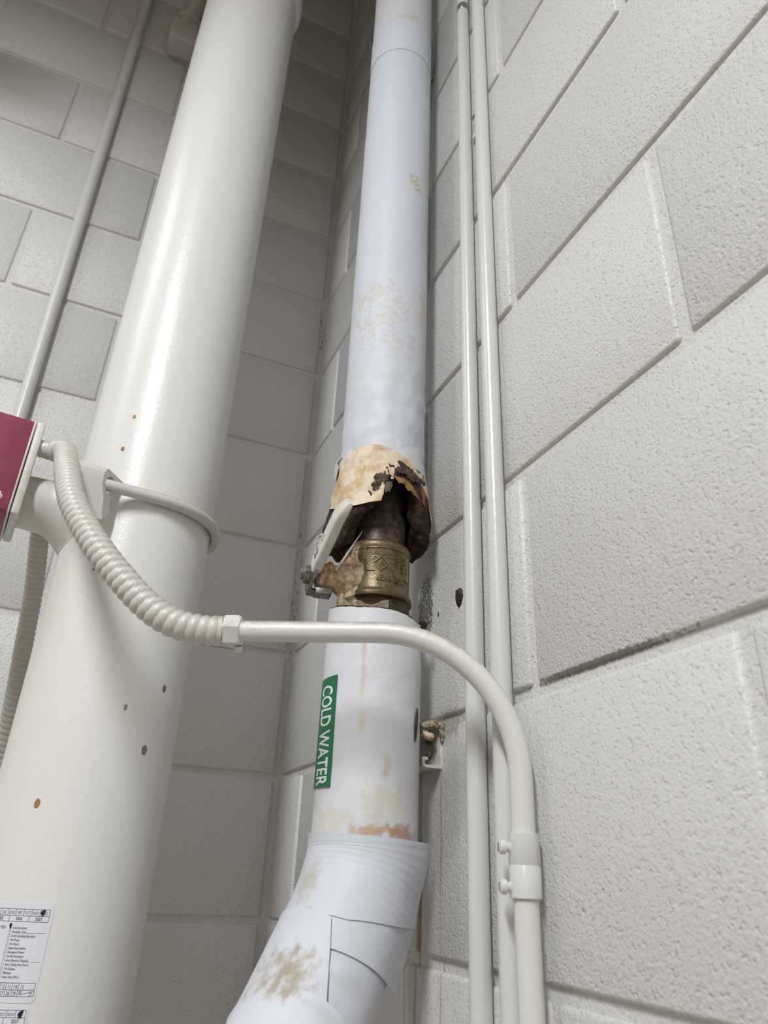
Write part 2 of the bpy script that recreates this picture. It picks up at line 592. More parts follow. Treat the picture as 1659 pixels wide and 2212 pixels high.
tag(slab('floor', (RX, RY, -0.1), (0.2, 0.2, 0), 'concrete'), 'grey concrete floor below the pipes', 'floor')
tag(slab('ceiling', (RX, RY, RZ), (0.2, 0.2, RZ + 0.1), 'ceil'), 'plain white ceiling above the pipes', 'ceiling')
wl = tag(slab('wall_left', (RX, 0.0036, 0), (0.0036, 0.2, RZ), 'wall'), 'off-white painted block wall behind the thick riser pipe', 'wall')
wr = tag(slab('wall_right', (0.0036, RY, 0), (0.2, 0.2, RZ), 'wall'), 'off-white painted block wall behind the thin conduits', 'wall')
tag(slab('wall_back', (RX, RY - 0.1, 0), (0.2, RY, RZ), 'room'), 'plain painted wall behind the viewer', 'wall')
tag(slab('wall_side', (RX - 0.1, RY, 0), (RX, 0.2, RZ), 'room'), 'plain painted wall far to the left', 'wall')

MORT = 0.0098
block_mesh = {}


def block_mesh_for(length, side):
    key = (round(length, 3), side)
    if key in block_mesh:
        return block_mesh[key]
    bm = bmesh.new()
    bmesh.ops.create_cube(bm, size=1)
    d = 0.024
    sc = (length - MORT, d, ROW - MORT) if side == 'L' else (d, length - MORT, ROW - MORT)
    bmesh.ops.scale(bm, vec=sc, verts=bm.verts)
    ax = 1 if side == 'L' else 0
    front = [e for e in bm.edges if all(v.co[ax] < 0 for v in e.verts)]
    vert_e = [e for e in bm.edges if abs(e.verts[0].co[ax] - e.verts[1].co[ax]) > 0.01]
    bmesh.ops.bevel(bm, geom=front + vert_e, offset=0.0034, segments=2, profile=0.5, affect='EDGES')
    me = bpy.data.meshes.new('block')
    bm.to_mesh(me)
    bm.free()
    me.shade_smooth()
    me.set_sharp_from_angle(angle=R(50))
    me.materials.append(M['wall'])
    block_mesh[key] = me
    return me


def courses(side, parent, even, odd, lo, hi):
    kmin, kmax = -8, 12
    for k in range(kmin, kmax + 1):
        off = even if k % 2 == 0 else odd
        js = []
        x = off
        while x < hi - 0.02:
            x += BLK
        while x > lo:
            js.append(x)
            x -= BLK
        js = [hi] + [j for j in js if j < hi - 0.03]
        zc = Z0 + (k + 0.5) * ROW
        for a, b in zip(js, js[1:]):
            me = block_mesh_for(a - b, side)
            o = bpy.data.objects.new('block', me)
            pr = random.uniform(-0.0008, 0.0006)
            o.location = ((a + b) / 2, 0.012 + pr, zc) if side == 'L' else (0.012 + pr, (a + b) / 2, zc)
            o.rotation_euler = (random.uniform(-.0013, .0013), random.uniform(-.002, .002), random.uniform(-.0010, .0010))
            o.parent = parent
            COL.objects.link(o)


courses('L', wl, -0.6155, -0.4132, -2.3, -0.0075)
courses('R', wr, -0.7199, -0.9231, -2.6, 0.004)

# ------------------------------------------------------------------ strip fixtures hanging from the ceiling
for (p, e, hdg, ln), nm in zip(LAMPS, ('nearer the viewer', 'close to the left wall')):
    c = Vector(p)
    du, dv = Vector((math.cos(R(hdg)), math.sin(R(hdg)), 0)), Vector((-math.sin(R(hdg)), math.cos(R(hdg)), 0))
    t = empty('strip_light', (c.x, c.y, c.z), 'white hooded strip light hanging ' + nm, 'lamp', 'hanging strip lights')
    mb = MB()
    mb.add(*prism([(-.13, .0), (-.125, .0), (-.05, .075), (.05, .075), (.125, .0), (.13, .0), (.055, .08), (-.055, .08)], c - du * (ln / 2 + .04), dv, (0, 0, 1), du, ln + .08))
    mb.build('hood', 'housing', t, smooth=False)
    for s in (-.36, .36):
        q = c + du * (s * ln)
        obj('hanger', *sweep([(q.x, q.y, c.z + .078), (q.x, q.y, RZ)], 0.004, 8), 'housing', t)

# ------------------------------------------------------------------ fire riser
rp = empty('riser_pipe', (bx, by, 0), 'thick cream-painted riser pipe with inspection stickers low on it', 'pipe')
NS = 96
v, f = [], []
for i, z in enumerate((0.0, 1.2, 1.6, 2.0, 2.6, RZ)):
    for j in range(NS):
        a = 2 * math.pi * j / NS
        v.append((bx + BPR * math.cos(a), by + BPR * math.sin(a), z))
for i in range(5):
    for j in range(NS):
        f.append((i * NS + j, i * NS + (j + 1) % NS, (i + 1) * NS + (j + 1) % NS, (i + 1) * NS + j))
obj('barrel', v, f, 'riser', rp)
obj('coupling', *lathe((bx, by, 2.998), (0, 0, 1), [(0.0835, 0), (0.087, 0.001), (0.090, 0.006), (0.0925, 0.012), (0.093, 0.045), (0.090, 0.052), (0.0835, 0.053)], 80), 'riser', rp)
for s in (1, -1):
    obj('coupling_bolt_pad', *bevel_box((bx + s * 0.03, by + s * 0.104, 3.025), (0.28, 0.96, 0), (0.96, -0.28, 0), (0, 0, 1), 0.018, 0.018, 0.016, 0.004), 'riser', rp)

# stickers on the riser
SR = BPR + 0.0004


def bput(phi0, s, z, h):
    return Vector(bp_point(phi0 + math.degrees(s / SR), z, SR + h))


def sticker(name, label, phi_l, phi_r, z0, z1, rad=0.003):
    v, f = [], []
    nph = 40
    for k, h in enumerate((0.0, -0.0003)):
        for i in range(nph + 1):
            t = i / nph
            ph = phi_l + (phi_r - phi_l) * t
            e = min(t, 1 - t) * R(phi_r - phi_l) * SR
            cut = rad - math.sqrt(max(0, rad * rad - (rad - min(e, rad)) ** 2))
            v += [bp_point(ph, z0 + cut, SR + h), bp_point(ph, z1 - cut, SR + h)]
    m = 2 * (nph + 1)
    for i in range(nph):
        f.append((2 * i, 2 * i + 2, 2 * i + 3, 2 * i + 1))
        f.append((m + 2 * i, m + 2 * i + 1, m + 2 * i + 3, m + 2 * i + 2))
        f.append((2 * i, m + 2 * i, m + 2 * i + 2, 2 * i + 2))
        f.append((2 * i + 1, 2 * i + 3, m + 2 * i + 3, m + 2 * i + 1))
    f += [(0, 1, m + 1, m), (m - 2, 2 * m - 2, 2 * m - 1, m - 1)]
    o = obj(name, v, f, 'sticker', rp, smooth=False)
    o['label'] = label
    return o


def ink_lines(mb, segs, wd=0.00018):
    for (p0, z0), (p1, z1) in segs:
        n = max(1, int(abs(p1 - p0) / 2))
        for i in range(n):
            a, b = i / n, (i + 1) / n
            pa, za, pb, zb = p0 + (p1 - p0) * a, z0 + (z1 - z0) * a, p0 + (p1 - p0) * b, z0 + (z1 - z0) * b
            dp, dz = R(pb - pa) * SR, zb - za
            L = math.hypot(dp, dz)
            ox, oz = -dz / L * wd, dp / L * wd
            g = math.degrees(1 / SR)
            mb.add([bp_point(pa + ox * g, za + oz, SR + .0001), bp_point(pb + ox * g, zb + oz, SR + .0001), bp_point(pb - ox * g, zb - oz, SR + .0001), bp_point(pa - ox * g, za - oz, SR + .0001)], [(0, 1, 2, 3)])


def ink_text(mb, s, phi, z, size, align='LEFT', xs=0.8, bold=0.0):
    tv, tf = text2d(s, size, 0, bold, align, xs)
    mb.add(wrapped(tv, lambda a, b, h: bput(phi, a, b, h), 0, (0, z), 0.0001), tf)


def blot(mb, phi, z, a, b, rot):
    pts = []
    for i in range(20):
        t = 2 * math.pi * i / 20
        k = 1 + 0.15 * math.sin(3 * t + phi)
        x, y = a * k * math.cos(t), b * k * math.sin(t)
        pts.append(bput(phi, x * math.cos(rot) - y * math.sin(rot), z + x * math.sin(rot) + y * math.cos(rot), 0.0002))
    mb.add(pts, [tuple(range(20))])


st1 = sticker('inspection_sticker', 'white inspection sticker with a full month, test and day list', -66, -2.6, 1.3822, 1.4550)
ik = MB()
md = [-57.9, -53.1, -48.2, -43.4, -38.5, -33.7, -28.7, -23.9, -19.4, -14.6, -9.8, -4.5]
seg = [((-57.9, 1.4503), (-4.5, 1.4505)), ((-57.9, 1.4452), (-4.5, 1.4454)), ((-57.9, 1.4408), (-4.4, 1.4410)), ((-57.9, 1.4503), (-57.9, 1.4408)), ((-4.5, 1.4505), (-4.4, 1.4410))]
seg += [((p, 1.4503), (p, 1.4453)) for p in md[5:-1]]
seg += [((p, 1.4453), (p, 1.4409)) for p in (-39, -27.3, -15.6)]
ink_lines(ik, seg)
for i, s in enumerate(('JUL', 'AUG', 'SEP', 'OCT', 'NOV', 'DEC')):
    ink_text(ik, s, (md[5 + i] + md[6 + i]) / 2, 1.4466, 0.0033, 'CENTER', 0.75, 0.00002)
for s, p in (('2025', -33.1), ('2026', -21.4), ('2027', -10.0)):
    ink_text(ik, s, p, 1.4420, 0.0033, 'CENTER', 0.85, 0.00007)
ink_text(ik, 'TED', -31.7, 1.4352, 0.0030, 'LEFT', 0.95, 0.00004)
rows = ['Auto Sprinklers', 'Standpipe Class:', 'Comb Standpipe/Sprinkler', 'Fire Pump', 'Fire Alarm', 'Supervising Station', 'Emergency Power',
        'Smoke Evacuation', 'Auto Elevators Phase(s):', 'Auto Closing Fire Doors', 'Fire Escapes', 'Methane', "Hose Valve PRV's"]
for i, s in enumerate(rows):
    z = 1.4353 - i * 0.002992
    ink_text(ik, s, -23.7 + i * 0.03, z, 0.0027, 'LEFT', 0.72, 0.00003)
    if i:
        p = -25.6 + i * 0.02
        ink_lines(ik, [((p, z), (p + 1.05, z)), ((p + 1.05, z), (p + 1.05, z + .0018)), ((p + 1.05, z + .0018), (p, z + .0018)), ((p, z + .0018), (p, z))], 0.0001)
ink_lines(ik, [((-15.2, 1.4323), (-4.6, 1.4326)), ((-9.0, 1.4112), (-4.3, 1.4114))], 0.0001)
seg = [((-54, 1.3959), (-4.0, 1.3963)), ((-54, 1.3910), (-3.9, 1.3914)), ((-54, 1.3863), (-3.8, 1.3868)), ((-4.0, 1.3963), (-3.8, 1.3868))]
seg += [((p, 1.3960), (p, 1.3864)) for p in (-23.0, -19.7, -16.2, -12.8)] + [((-11.2, 1.3880), (-4.4, 1.3905))]
ink_lines(ik, seg)
for s, p, z in (('12', -21.3, 1.3922), ('13', -18.0, 1.3922), ('14', -14.5, 1.3922), ('15', -10.8, 1.3922), ('27', -21.3, 1.3874), ('28', -18.0, 1.3874), ('29', -14.5, 1.3874), ('30', -11.4, 1.3880), ('31', -5.6, 1.3872)):
    ink_text(ik, s, p, z, 0.0040, 'CENTER', 0.7, 0.00002)
ik.build('printed_text', 'ink', st1, smooth=False)
for a_ in ((-8.3, 1.4482, 0.0017, 0.0026, -0.35), (-25.3, 1.4375, 0.0011, 0.0024, 0.1)):
    bl = MB()
    blot(bl, *a_)
    bl.build('marker_blot', 'blot', st1, smooth=False)
st2 = sticker('inspection_sticker', 'second white inspection sticker cut by the lower frame edge', -66, -4.4, 1.3100, 1.3806)
ik = MB()
ink_lines(ik, [((-58, 1.3768), (-5.7, 1.3774)), ((-58, 1.3718), (-5.5, 1.3722)), ((-58, 1.3672), (-5.5, 1.3676)), ((-5.7, 1.3774), (-5.5, 1.3676)), ((-11.1, 1.3772), (-11.1, 1.3721)), ((-15.9, 1.3771), (-15.9, 1.3720)), ((-20.6, 1.3770), (-20.6, 1.3720)), ((-17.0, 1.3720), (-17.0, 1.3674))])
ink_text(ik, 'OCT', -18.2, 1.3732, 0.0033, 'CENTER', 0.75, 0.00002)
ink_text(ik, 'NOV', -13.5, 1.3732, 0.0033, 'CENTER', 0.75, 0.00002)
ink_text(ik, '2027', -10.6, 1.3686, 0.0033, 'CENTER', 0.85, 0.00007)
ik.build('printed_text', 'ink', st2, smooth=False)
bl = MB()
blot(bl, -8.4, 1.3746, 0.0019, 0.0030, -0.3)
bl.build('marker_blot', 'blot', st2, smooth=False)

# ------------------------------------------------------------------ water-flow switch strapped to the riser
ZS = 1.862
DR = Vector((-0.9925, -0.1222, 0))
NF = Vector((0.1222, -0.9925, 0))
UP = Vector((0, 0, 1))
A0 = Vector((bx, by, ZS))
fs = empty('flow_switch', A0 + DR * 0.10, 'water flow switch with dark red cover strapped to the thick riser', 'flow switch')


def sp(d, n, z):
    return A0 + DR * d + NF * n + UP * z


# base plate and red cover
zc = (1.822 + 1.9405) / 2 - ZS
hz = (1.9405 - 1.822) / 2
obj('base_plate', *bevel_box(sp(0.1395, 0, zc), DR, NF, UP, 0.0045, 0.0465, hz, 0.003, 2), 'plate_white', fs)
cv = obj('cover', *bevel_box(sp(0.183, 0, zc), DR, NF, UP, 0.0385, 0.0455, hz - 0.0008, 0.0035, 3), 'red', fs)
cv['label'] = 'dark red metal cover with chipped paint'
mb = MB()
mb.add(*bevel_box(sp(0.146, 0, zc), DR, NF, UP, 0.0011, 0.0465, hz, 0.0008, 1))
mb.build('cover_lip', 'plate_white', cv)
# a chipped corner of the cover: bare spot with ragged pale rim
for rr_, mat_, hh in ((0.0085, 'plate_white', 0.0003), (0.0068, 'red', 0.0007)):
    ring = []
    for i in range(22):
        a = 2 * math.pi * i / 22
        k = rr_ * (1 + 0.35 * nz((math.cos(a), math.sin(a), rr_ * 60), 2.0))
        ring.append(sp(0.163 + k * math.cos(a) * .8, 0.0455 + hh, 1.8365 - ZS + k * math.sin(a)))
    n_ = len(ring)
    ring2 = [p - NF * 0.0003 for p in ring]
    obj('paint_chip', ring + ring2, [tuple(range(n_)), tuple(range(2 * n_ - 1, n_ - 1, -1))] + [(i, (i + 1) % n_, n_ + (i + 1) % n_, n_ + i) for i in range(n_)], mat_, cv, smooth=False)
# neck: round next to the plate, spreading into a saddle that hugs the riser
v, f = [], []
SEG = 48
prof = [(0.1352, 0.030, 0.031), (0.128, 0.0305, 0.0315), (0.112, 0.031, 0.032), (0.104, 0.032, 0.034), (0.096, 0.036, 0.040), (0.088, 0.042, 0.047), (0.078, 0.048, 0.052), (0.064, 0.056, 0.053), (0.058, 0.060, 0.052)]
for d, rn, rz in prof:
    for j in range(SEG):
        a = 2 * math.pi * j / SEG
        n, z = rn * math.cos(a), rz * math.sin(a)
        v.append(sp(max(d, math.sqrt(max(0.0, BPR * BPR - n * n)) + 0.0004), n, z - 0.004))
for i in range(len(prof) - 1):
    for j in range(SEG):
        f.append((i * SEG + j, i * SEG + (j + 1) % SEG, (i + 1) * SEG + (j + 1) % SEG, (i + 1) * SEG + j))
f.append(tuple(range(SEG)))
obj('saddle_neck', v, f, 'switch_paint', fs)
# lugs that take the U-bolt legs, front and back
for s in (1,):
    U = (-DR - NF * s).normalized()
    arc = [(0.0088 * math.cos(R(a)), 0.0108 * math.sin(R(a))) for a in (55, 75, 95, 120, 150, 180, 210, 240, 265, 285, 300)]
    poly = [(-0.0140, -0.004), (-0.0140, 0.010), (-0.0095, 0.0165), (0.0225, 0.0150), (0.0225, 0.0118), (0.0130, 0.0098)] + arc + [
        (0.0125, -0.0068), (0.0125, -0.0100), (0.0060, -0.0135), (0.0045, -0.0165), (0.0085, -0.0270), (0.0070, -0.0330), (-0.0005, -0.0420), (-0.0040, -0.0330), (-0.0070, -0.0165)]
    lv, lf = prism(poly, sp(0.056, 0.0913 * s, 0), U, UP, DR, 0.040)
    # keep the casting outside the riser
    lv2 = []
    for q in lv:
        r_ = Vector((q.x - bx, q.y - by))
        if r_.length < BPR + 0.0006:
            r_ = r_.normalized() * (BPR + 0.0006)
        lv2.append(Vector((bx + r_.x, by + r_.y, q.z)))
    obj('lug', lv2, lf, 'switch_paint', fs, angle=25)
# U-bolt
path = [sp(0.085, 0.0913, 0), sp(0.06, 0.0913, 0), sp(0.03, 0.0913, 0)]
for a in range(90, -91, -6):
    path.append(sp(-0.0913 * math.cos(R(a)), 0.0913 * math.sin(R(a)), 0))
path += [sp(0.03, -0.0913, 0), sp(0.06, -0.0913, 0), sp(0.085, -0.0913, 0)]
obj('u_bolt', *sweep(path, 0.0068, 16), 'switch_paint', fs)
for s in (1, -1):
    obj('nut', *lathe(sp(0.0925, 0.0913 * s, 0), DR, [(0.0105, 0), (0.011, 0.001), (0.011, 0.008), (0.0105, 0.009)], 36, hexa), 'switch_paint', fs)


# ------------------------------------------------------------------ flexible conduits
def flex(name, pts, ro, pitch, label, mat='flex', seg=28):
    path, L = resample(smooth_path(pts, 16), pitch / 9)
    n = len(path)

    def rad(i, a):
        ph = (L * i / (n - 1)) / pitch + a / (2 * math.pi)
        return ro * (0.835 + 0.165 * abs(math.sin(math.pi * ph)) ** 0.55)
    o = empty(name, path[-1], label, 'conduit', 'flexible conduits of the flow switch')
    obj('corrugated_sleeve', *sweep(path, rad, seg), mat, o)
    return o, path


FPTS = [(-0.4185, -0.3920, 1.9128), (-0.4075, -0.4050, 1.9092), (-0.4010, -0.4350, 1.8845), (-0.3925, -0.4800, 1.8450), (-0.3770, -0.5250, 1.7930), (-0.3505, -0.5553, 1.7467), (-0.3245, -0.5720, 1.7143),
        (-0.2975, -0.5842, 1.6876), (-0.2748, -0.5919, 1.6735), (-0.2513, -0.5970, 1.6690), (-0.2330, -0.6008, 1.6697)]
fx, fpath = flex('flexible_conduit', FPTS, 0.0130, 0.0082, 'dusty corrugated conduit curving across in front of the thick riser')
stub = Vector(FPTS[0])
obj('connector', *lathe(stub + Vector((0.003, 0, 0)), (-1, 0.18, 0.06), [(0.0100, 0), (0.0108, 0.002), (0.0108, 0.012), (0.0100, 0.0125), (0.0100, 0.0195)], 28), 'flex', fx)

BPTS = [(-0.4215, -0.286, 1.876), (-0.4207, -0.26, 1.854), (-0.4156, -0.2, 1.8025), (-0.4133, -0.15, 1.7407), (-0.4102, -0.11, 1.675), (-0.4073, -0.075, 1.6082), (-0.4052, -0.045, 1.5411),
        (-0.403, -0.028, 1.46), (-0.401, -0.02, 1.36), (-0.40, -0.018, 1.2), (-0.40, -0.018, 1.0)]
flex('flexible_conduit', BPTS, 0.0118, 0.0080, 'corrugated conduit hanging down behind the flow switch', seg=22)

# ------------------------------------------------------------------ bent rigid conduit with its couplings
c3 = Vector((-0.0165, -0.7200))
EA = Vector((-0.2300, -0.6013, 1.6700))
hd = Vector((c3.x - EA.x, c3.y - EA.y, 0))
hl = hd.length
hd.normalize()
bc = empty('bent_conduit', (c3.x, c3.y, 0.0), 'cream rigid conduit bending from the flexible conduit down the right wall', 'conduit')
BR = 0.112
path = [EA + hd * s for s in (0.010, 0.04, hl - BR - 0.02)]
cen = EA + hd * (hl - BR) - Vector((0, 0, BR))
for a in range(0, 91, 5):
    path.append(cen + hd * (BR * math.sin(R(a))) + Vector((0, 0, BR * math.cos(R(a)))))
path += [Vector((c3.x, c3.y, z)) for z in (1.50, 1.3, 1.0, 0.6, 0.0)]
obj('tube', *sweep(path, 0.0089, 28), 'emt_dusty', bc)
# connector at the flexible end: ring, hexagonal body, collar
mb = MB()
obj('connector_ring', *lathe(EA - hd * 0.009, hd, [(0.0112, 0), (0.0128, 0.001), (0.0128, 0.0065), (0.0112, 0.0075)], 36), 'emt_dusty', bc)
cn = obj('connector_body', *lathe(EA - hd * 0.001, hd, [(0.0120, 0), (0.0138, 0.0015), (0.0140, 0.013), (0.0125, 0.0155), (0.0092, 0.016)], 36, hexa), 'emt_dusty', bc)
scr = EA + hd * 0.012 + Vector((0, 0, -0.012)) - hd.cross(UP) * 0.004
obj('set_screw', *lathe(scr, Vector((0, 0, -1)) - hd.cross(UP) * 0.4, [(0.0032, 0), (0.0034, 0.004), (0.002, 0.0055)], 14), 'emt_dusty', cn)
# set-screw coupling on the vertical run
cp = obj('coupling', *lathe((c3.x, c3.y, 1.4780), (0, 0, 1), [(0.0092, 0), (0.0112, 0.0006), (0.01135, 0.020), (0.0109, 0.0208), (0.0109, 0.0216), (0.01135, 0.0224), (0.0112, 0.0418), (0.0092, 0.0424)], 40), 'emt', bc)
SD = Vector((-0.93, 0.30, 0.0)).normalized()
for z in (1.5105, 1.4852):
    p = Vector((c3.x, c3.y, z)) + SD * 0.0095
    sc = obj('set_screw', *lathe(p, SD, [(0.0042, 0), (0.0046, 0.001), (0.0036, 0.0022), (0.0030, 0.0024), (0.0030, 0.0042), (0.0046, 0.0044), (0.0050, 0.006), (0.0046, 0.0082), (0.0030, 0.0092)], 20), 'emt', cp)
    obj('slot', *bevel_box(p + SD * 0.0092, SD, SD.cross(UP), UP, 0.0005, 0.0007, 0.0030, 0), 'steel', sc, smooth=False)

# ------------------------------------------------------------------ straight conduits on the right wall and the left wall
c1 = empty('conduit', (-0.0112, -0.6455, 0), 'straight cream conduit on the right wall nearest the white water pipe', 'conduit', 'straight wall conduits')
obj('tube', *sweep([(-0.0112, -0.6455, z) for z in (0, 1, 2, 2.83, RZ)], 0.00875, 28), 'emt', c1)
obj('bare_band', *lathe((-0.0112, -0.6455, 2.690), (0, 0, 1), [(0.0088, 0), (0.00905, 0.0004), (0.00905, 0.015), (0.0088, 0.0155)], 28), 'bare', c1)
c2 = empty('conduit', (-0.0112, -0.6890, 0), 'straight cream conduit beside the bent one on the right wall', 'conduit', 'straight wall conduits')
obj('tube', *sweep([(-0.0112, -0.6890, z) for z in (0, 1, 2, 2.83, RZ)], 0.00880, 28), 'emt', c2)
sc = obj('strap_screw', *lathe((-0.001, -0.6590, 2.383), (-1, 0, 0), [(0.005, 0), (0.005, 0.002), (0.0042, 0.0045), (0.002, 0.0055)], 18), 'emt', c2)
c4 = empty('conduit', (-0.50, -0.0125, 0), 'thin cream conduit running up the left wall above the red cover', 'conduit', 'straight wall conduits')
obj('tube', *sweep([(-0.4990, -0.0125, 0.0), (-0.5258, -0.0125, 2.1727), (-0.5416, -0.0125, 3.4100), (-0.5525, -0.0125, RZ)], 0.0112, 24), 'emt', c4)

# ------------------------------------------------------------------ conduit body high on the left wall
lb = empty('junction_box', (-0.434, -0.035, 3.245), 'grey-cream conduit elbow box high on the left wall behind the riser', 'conduit box')
obj('conduit_tube', *sweep([(-0.437, -0.034, 3.345), (-0.424, -0.034, 3.47), (-0.400, -0.034, 3.75), (-0.385, -0.034, RZ)], 0.0185, 24), 'switch_paint', lb)
obj('hub', *lathe((-0.438, -0.034, 3.315), (0.08, 0, 1), [(0.021, 0), (0.0215, 0.004), (0.0215, 0.045), (0.020, 0.05)], 28), 'switch_paint', lb)
obj('locknut', *lathe((-0.436, -0.034, 3.352), (0.12, -0.25, 1), [(0.0195, 0), (0.029, 0.001), (0.030, 0.004), (0.028, 0.007), (0.0195, 0.008)], 28), 'switch_paint', lb)
obj('body', *bevel_box((-0.438, -0.032, 3.285), (1, 0, 0.04), (0, 1, 0), (0, 0, 1), 0.032, 0.030, 0.036, 0.008, 3), 'switch_paint', lb)
mb = MB()
mb.add(*prism([(-0.036, 0.0), (0.030, 0.0), (0.036, 0.012), (0.034, 0.040), (-0.014, 0.050), (-0.022, 0.034), (-0.012, 0.024), (-0.040, 0.008)], (-0.430, -0.062, 3.236), (1, 0, 0), (0, 0, 1), (0, -1, 0), 0.006))
cvp = mb.build('cover_plate', 'switch_paint', lb, smooth=False)
obj('screw', *lathe((-0.424, -0.0675, 3.252), (0, -1, 0), [(0.0065, 0), (0.0065, 0.0015), (0.0045, 0.0026), (0.0036, 0.0012)], 18), 'switch_paint', cvp)

# ------------------------------------------------------------------ strut channels that carry the water pipe
def strut(zc, y_end, y_far, label, crust=False):
    o = empty('strut_channel', (0, (y_end + y_far) / 2, zc), label, 'strut', 'strut channels behind the water pipe')
    h, d, t, lip, inn = 0.0206, 0.0212, 0.0026, 0.0095, 0.006
    # C outline (x out of the wall is negative), z
    outer = [(0, -h), (-d + .004, -h), (-d + .001, -h + .0012), (-d, -h + .004), (-d, -h + lip), (-d + inn, -h + lip), (-d + inn, -h + lip - t), (-d + t, -h + lip - t),
             (-d + t, -h + t + .001), (-d + t + .0012, -h + t), (-t, -h + t), (-t, h - t), (-d + t + .0012, h - t), (-d + t, h - t - .001), (-d + t, h - lip + t), (-d + inn, h - lip + t), (-d + inn, h - lip), (-d, h - lip), (-d, h - .004),
             (-d + .001, h - .0012), (-d + .004, h), (0, h)]
    v, f = prism(outer, (-0.0006, y_end, zc), (1, 0, 0), (0, 0, 1), (0, 1, 0), y_far - y_end)
    n = len(outer)
    ch = obj('channel', v, f[2:] + [f[0], f[1]], 'strut', o, smooth=False)
    # bolt head inside the channel
    obj('bolt_head', *lathe((-0.0034, y_end + 0.022, zc - 0.001), (-1, 0, 0), [(0.0085, 0), (0.0085, 0.0045), (0.0075, 0.0055)], 24), 'steel', o)
    if crust:
        v, f = [], []
        ns, nu = 26, 10
        # crusted rust over the upper lip and upper back edge
        path = [(-0.0225, y_end + .012, zc + .012), (-0.0215, y_end + .001, zc + .0165), (-0.016, y_end - .002, zc + .0190), (-0.0085, y_end - .0025, zc + .0195), (-0.003, y_end - .003, zc + .0170), (-0.0018, y_end - .003, zc + .010), (-0.0015, y_end - .002, zc + .004)]
        pp = smooth_path(path, 5)
        vv, ff = sweep(pp, lambda i, a: 0.0035 * (1 + 0.5 * nz((i * .4, math.cos(a), math.sin(a)), 1.3)) * (1.0 if 2 < i < len(pp) - 4 else 0.55), 14)
        vv = [p + Vector((nz(p, 300), nz(p, 300, 3), nz(p, 300, 7))) * 0.0011 for p in vv]
        obj('rust_crust', vv, ff, 'rustcrust', o)
        pp = smooth_path([(-0.0222, y_end + .016, zc + .009), (-0.0205, y_end + .004, zc + .0105), (-0.0170, y_end - .0005, zc + .0085), (-0.0120, y_end - .001, zc + .0075)], 5)
        vv, ff = sweep(pp, lambda i, a: 0.0034 * (1 + 0.5 * nz((i * .5, math.cos(a), math.sin(a)), 1.6, 5)), 12)
        vv = [p + Vector((nz(p, 300), nz(p, 300, 3), nz(p, 300, 7))) * 0.001 for p in vv]
        obj('rust_crust', vv, ff, 'cream_crust', o)
    return o


strut(1.6025, -0.5630, -0.44, 'rust-crusted open strut channel poking out beside the white pipe', True)
strut(2.737, -0.5230, -0.42, 'small strut channel high up behind the white pipe')

# ------------------------------------------------------------------ cold water pipe with its insulation
cw = empty('water_pipe', (wx, wy, 0), 'white insulated cold water pipe with torn, soaked insulation above the valve', 'pipe')


def sheet(name, mat, phis, zlo, zhi, rfun, parent, nz_rows=30, thick=0.0007, closed=False):
    """a jacket: grid over angle and height, with thickness"""
    v, f = [], []
    n = len(phis)
    for k in (0, 1):
        for p in phis:
            lo, hi = zlo(p), zhi(p)
            for i in range(nz_rows + 1):
                t = i / nz_rows
                z = lo + (hi - lo) * t
                v.append(wp(p, z, rfun(p, z, t) - k * thick))
    m = nz_rows + 1
    base = n * m
    last = n if closed else n - 1
    for a in range(last):
        b = (a + 1) % n
        for i in range(nz_rows):
            q = (a * m + i, b * m + i, b * m + i + 1, a * m + i + 1)
            f.append(q)
            f.append(tuple(base + x for x in reversed(q)))
        f.append((a * m, base + a * m, base + b * m, b * m))
        f.append((a * m + m - 1, b * m + m - 1, base + b * m + m - 1, base + a * m + m - 1))
    if not closed:
        for a in (0, n - 1):
            for i in range(nz_rows):
                q = (a * m + i, a * m + i + 1, base + a * m + i + 1, base + a * m + i)
                f.append(q if a == 0 else tuple(reversed(q)))
    return obj(name, v, f, mat, parent)


FULL = [x * 4 for x in range(-45, 45)]
JR = 0.0481


def r_up(p, z, t):
    q = wp(p, z, JR)
    k = max(0.0, min(1.0, (2.08 - z) / 0.14))
    r = JR + 0.0005 * nz(q, 22) + k * (0.0022 * nz(q, 38, 3) + 0.0012 * nz(q, 95, 5) - 0.0010 * abs(nz(q, 60, 9)))
    return r


JLOW0 = [(-180, 1.909), (-78, 1.911), (-45, 1.9074), (-17, 1.910), (1, 1.9125), (13, 1.9127), (27, 1.908), (42, 1.9042), (57, 1.903), (90, 1.900), (130, 1.90), (180, 1.909)]
jk = sheet('jacket', 'jacket_up', FULL, lambda p: lerp_table(JLOW0, p) - 0.014, lambda p: 2.63, r_up, cw, 120, closed=True)
sheet('jacket_band', 'jacket_up', FULL, lambda p: 2.6285, lambda p: 2.7030, lambda p, z, t: JR + 0.0007, cw, 4, closed=True)
sheet('jacket', 'jacket_top', FULL, lambda p: 2.700, lambda p: RZ, lambda p, z, t: JR, cw, 8, closed=True)

# second, grey-white layer showing under the jacket on the right
sheet('under_jacket', 'jacket_top', [x * 2 for x in range(-8, 62)], lambda p: lerp_table([(-16, 1.903), (0, 1.893), (20, 1.884), (45, 1.874), (70, 1.866), (122, 1.86)], p) + 0.001 * nz((p * .1, 0, 0), 1.5),
      lambda p: 1.916, lambda p, z, t: 0.0479 + (1.914 - z) * 0.11 + 0.0006 * nz(wp(p, z, .05), 60), cw, 14, 0.0006)
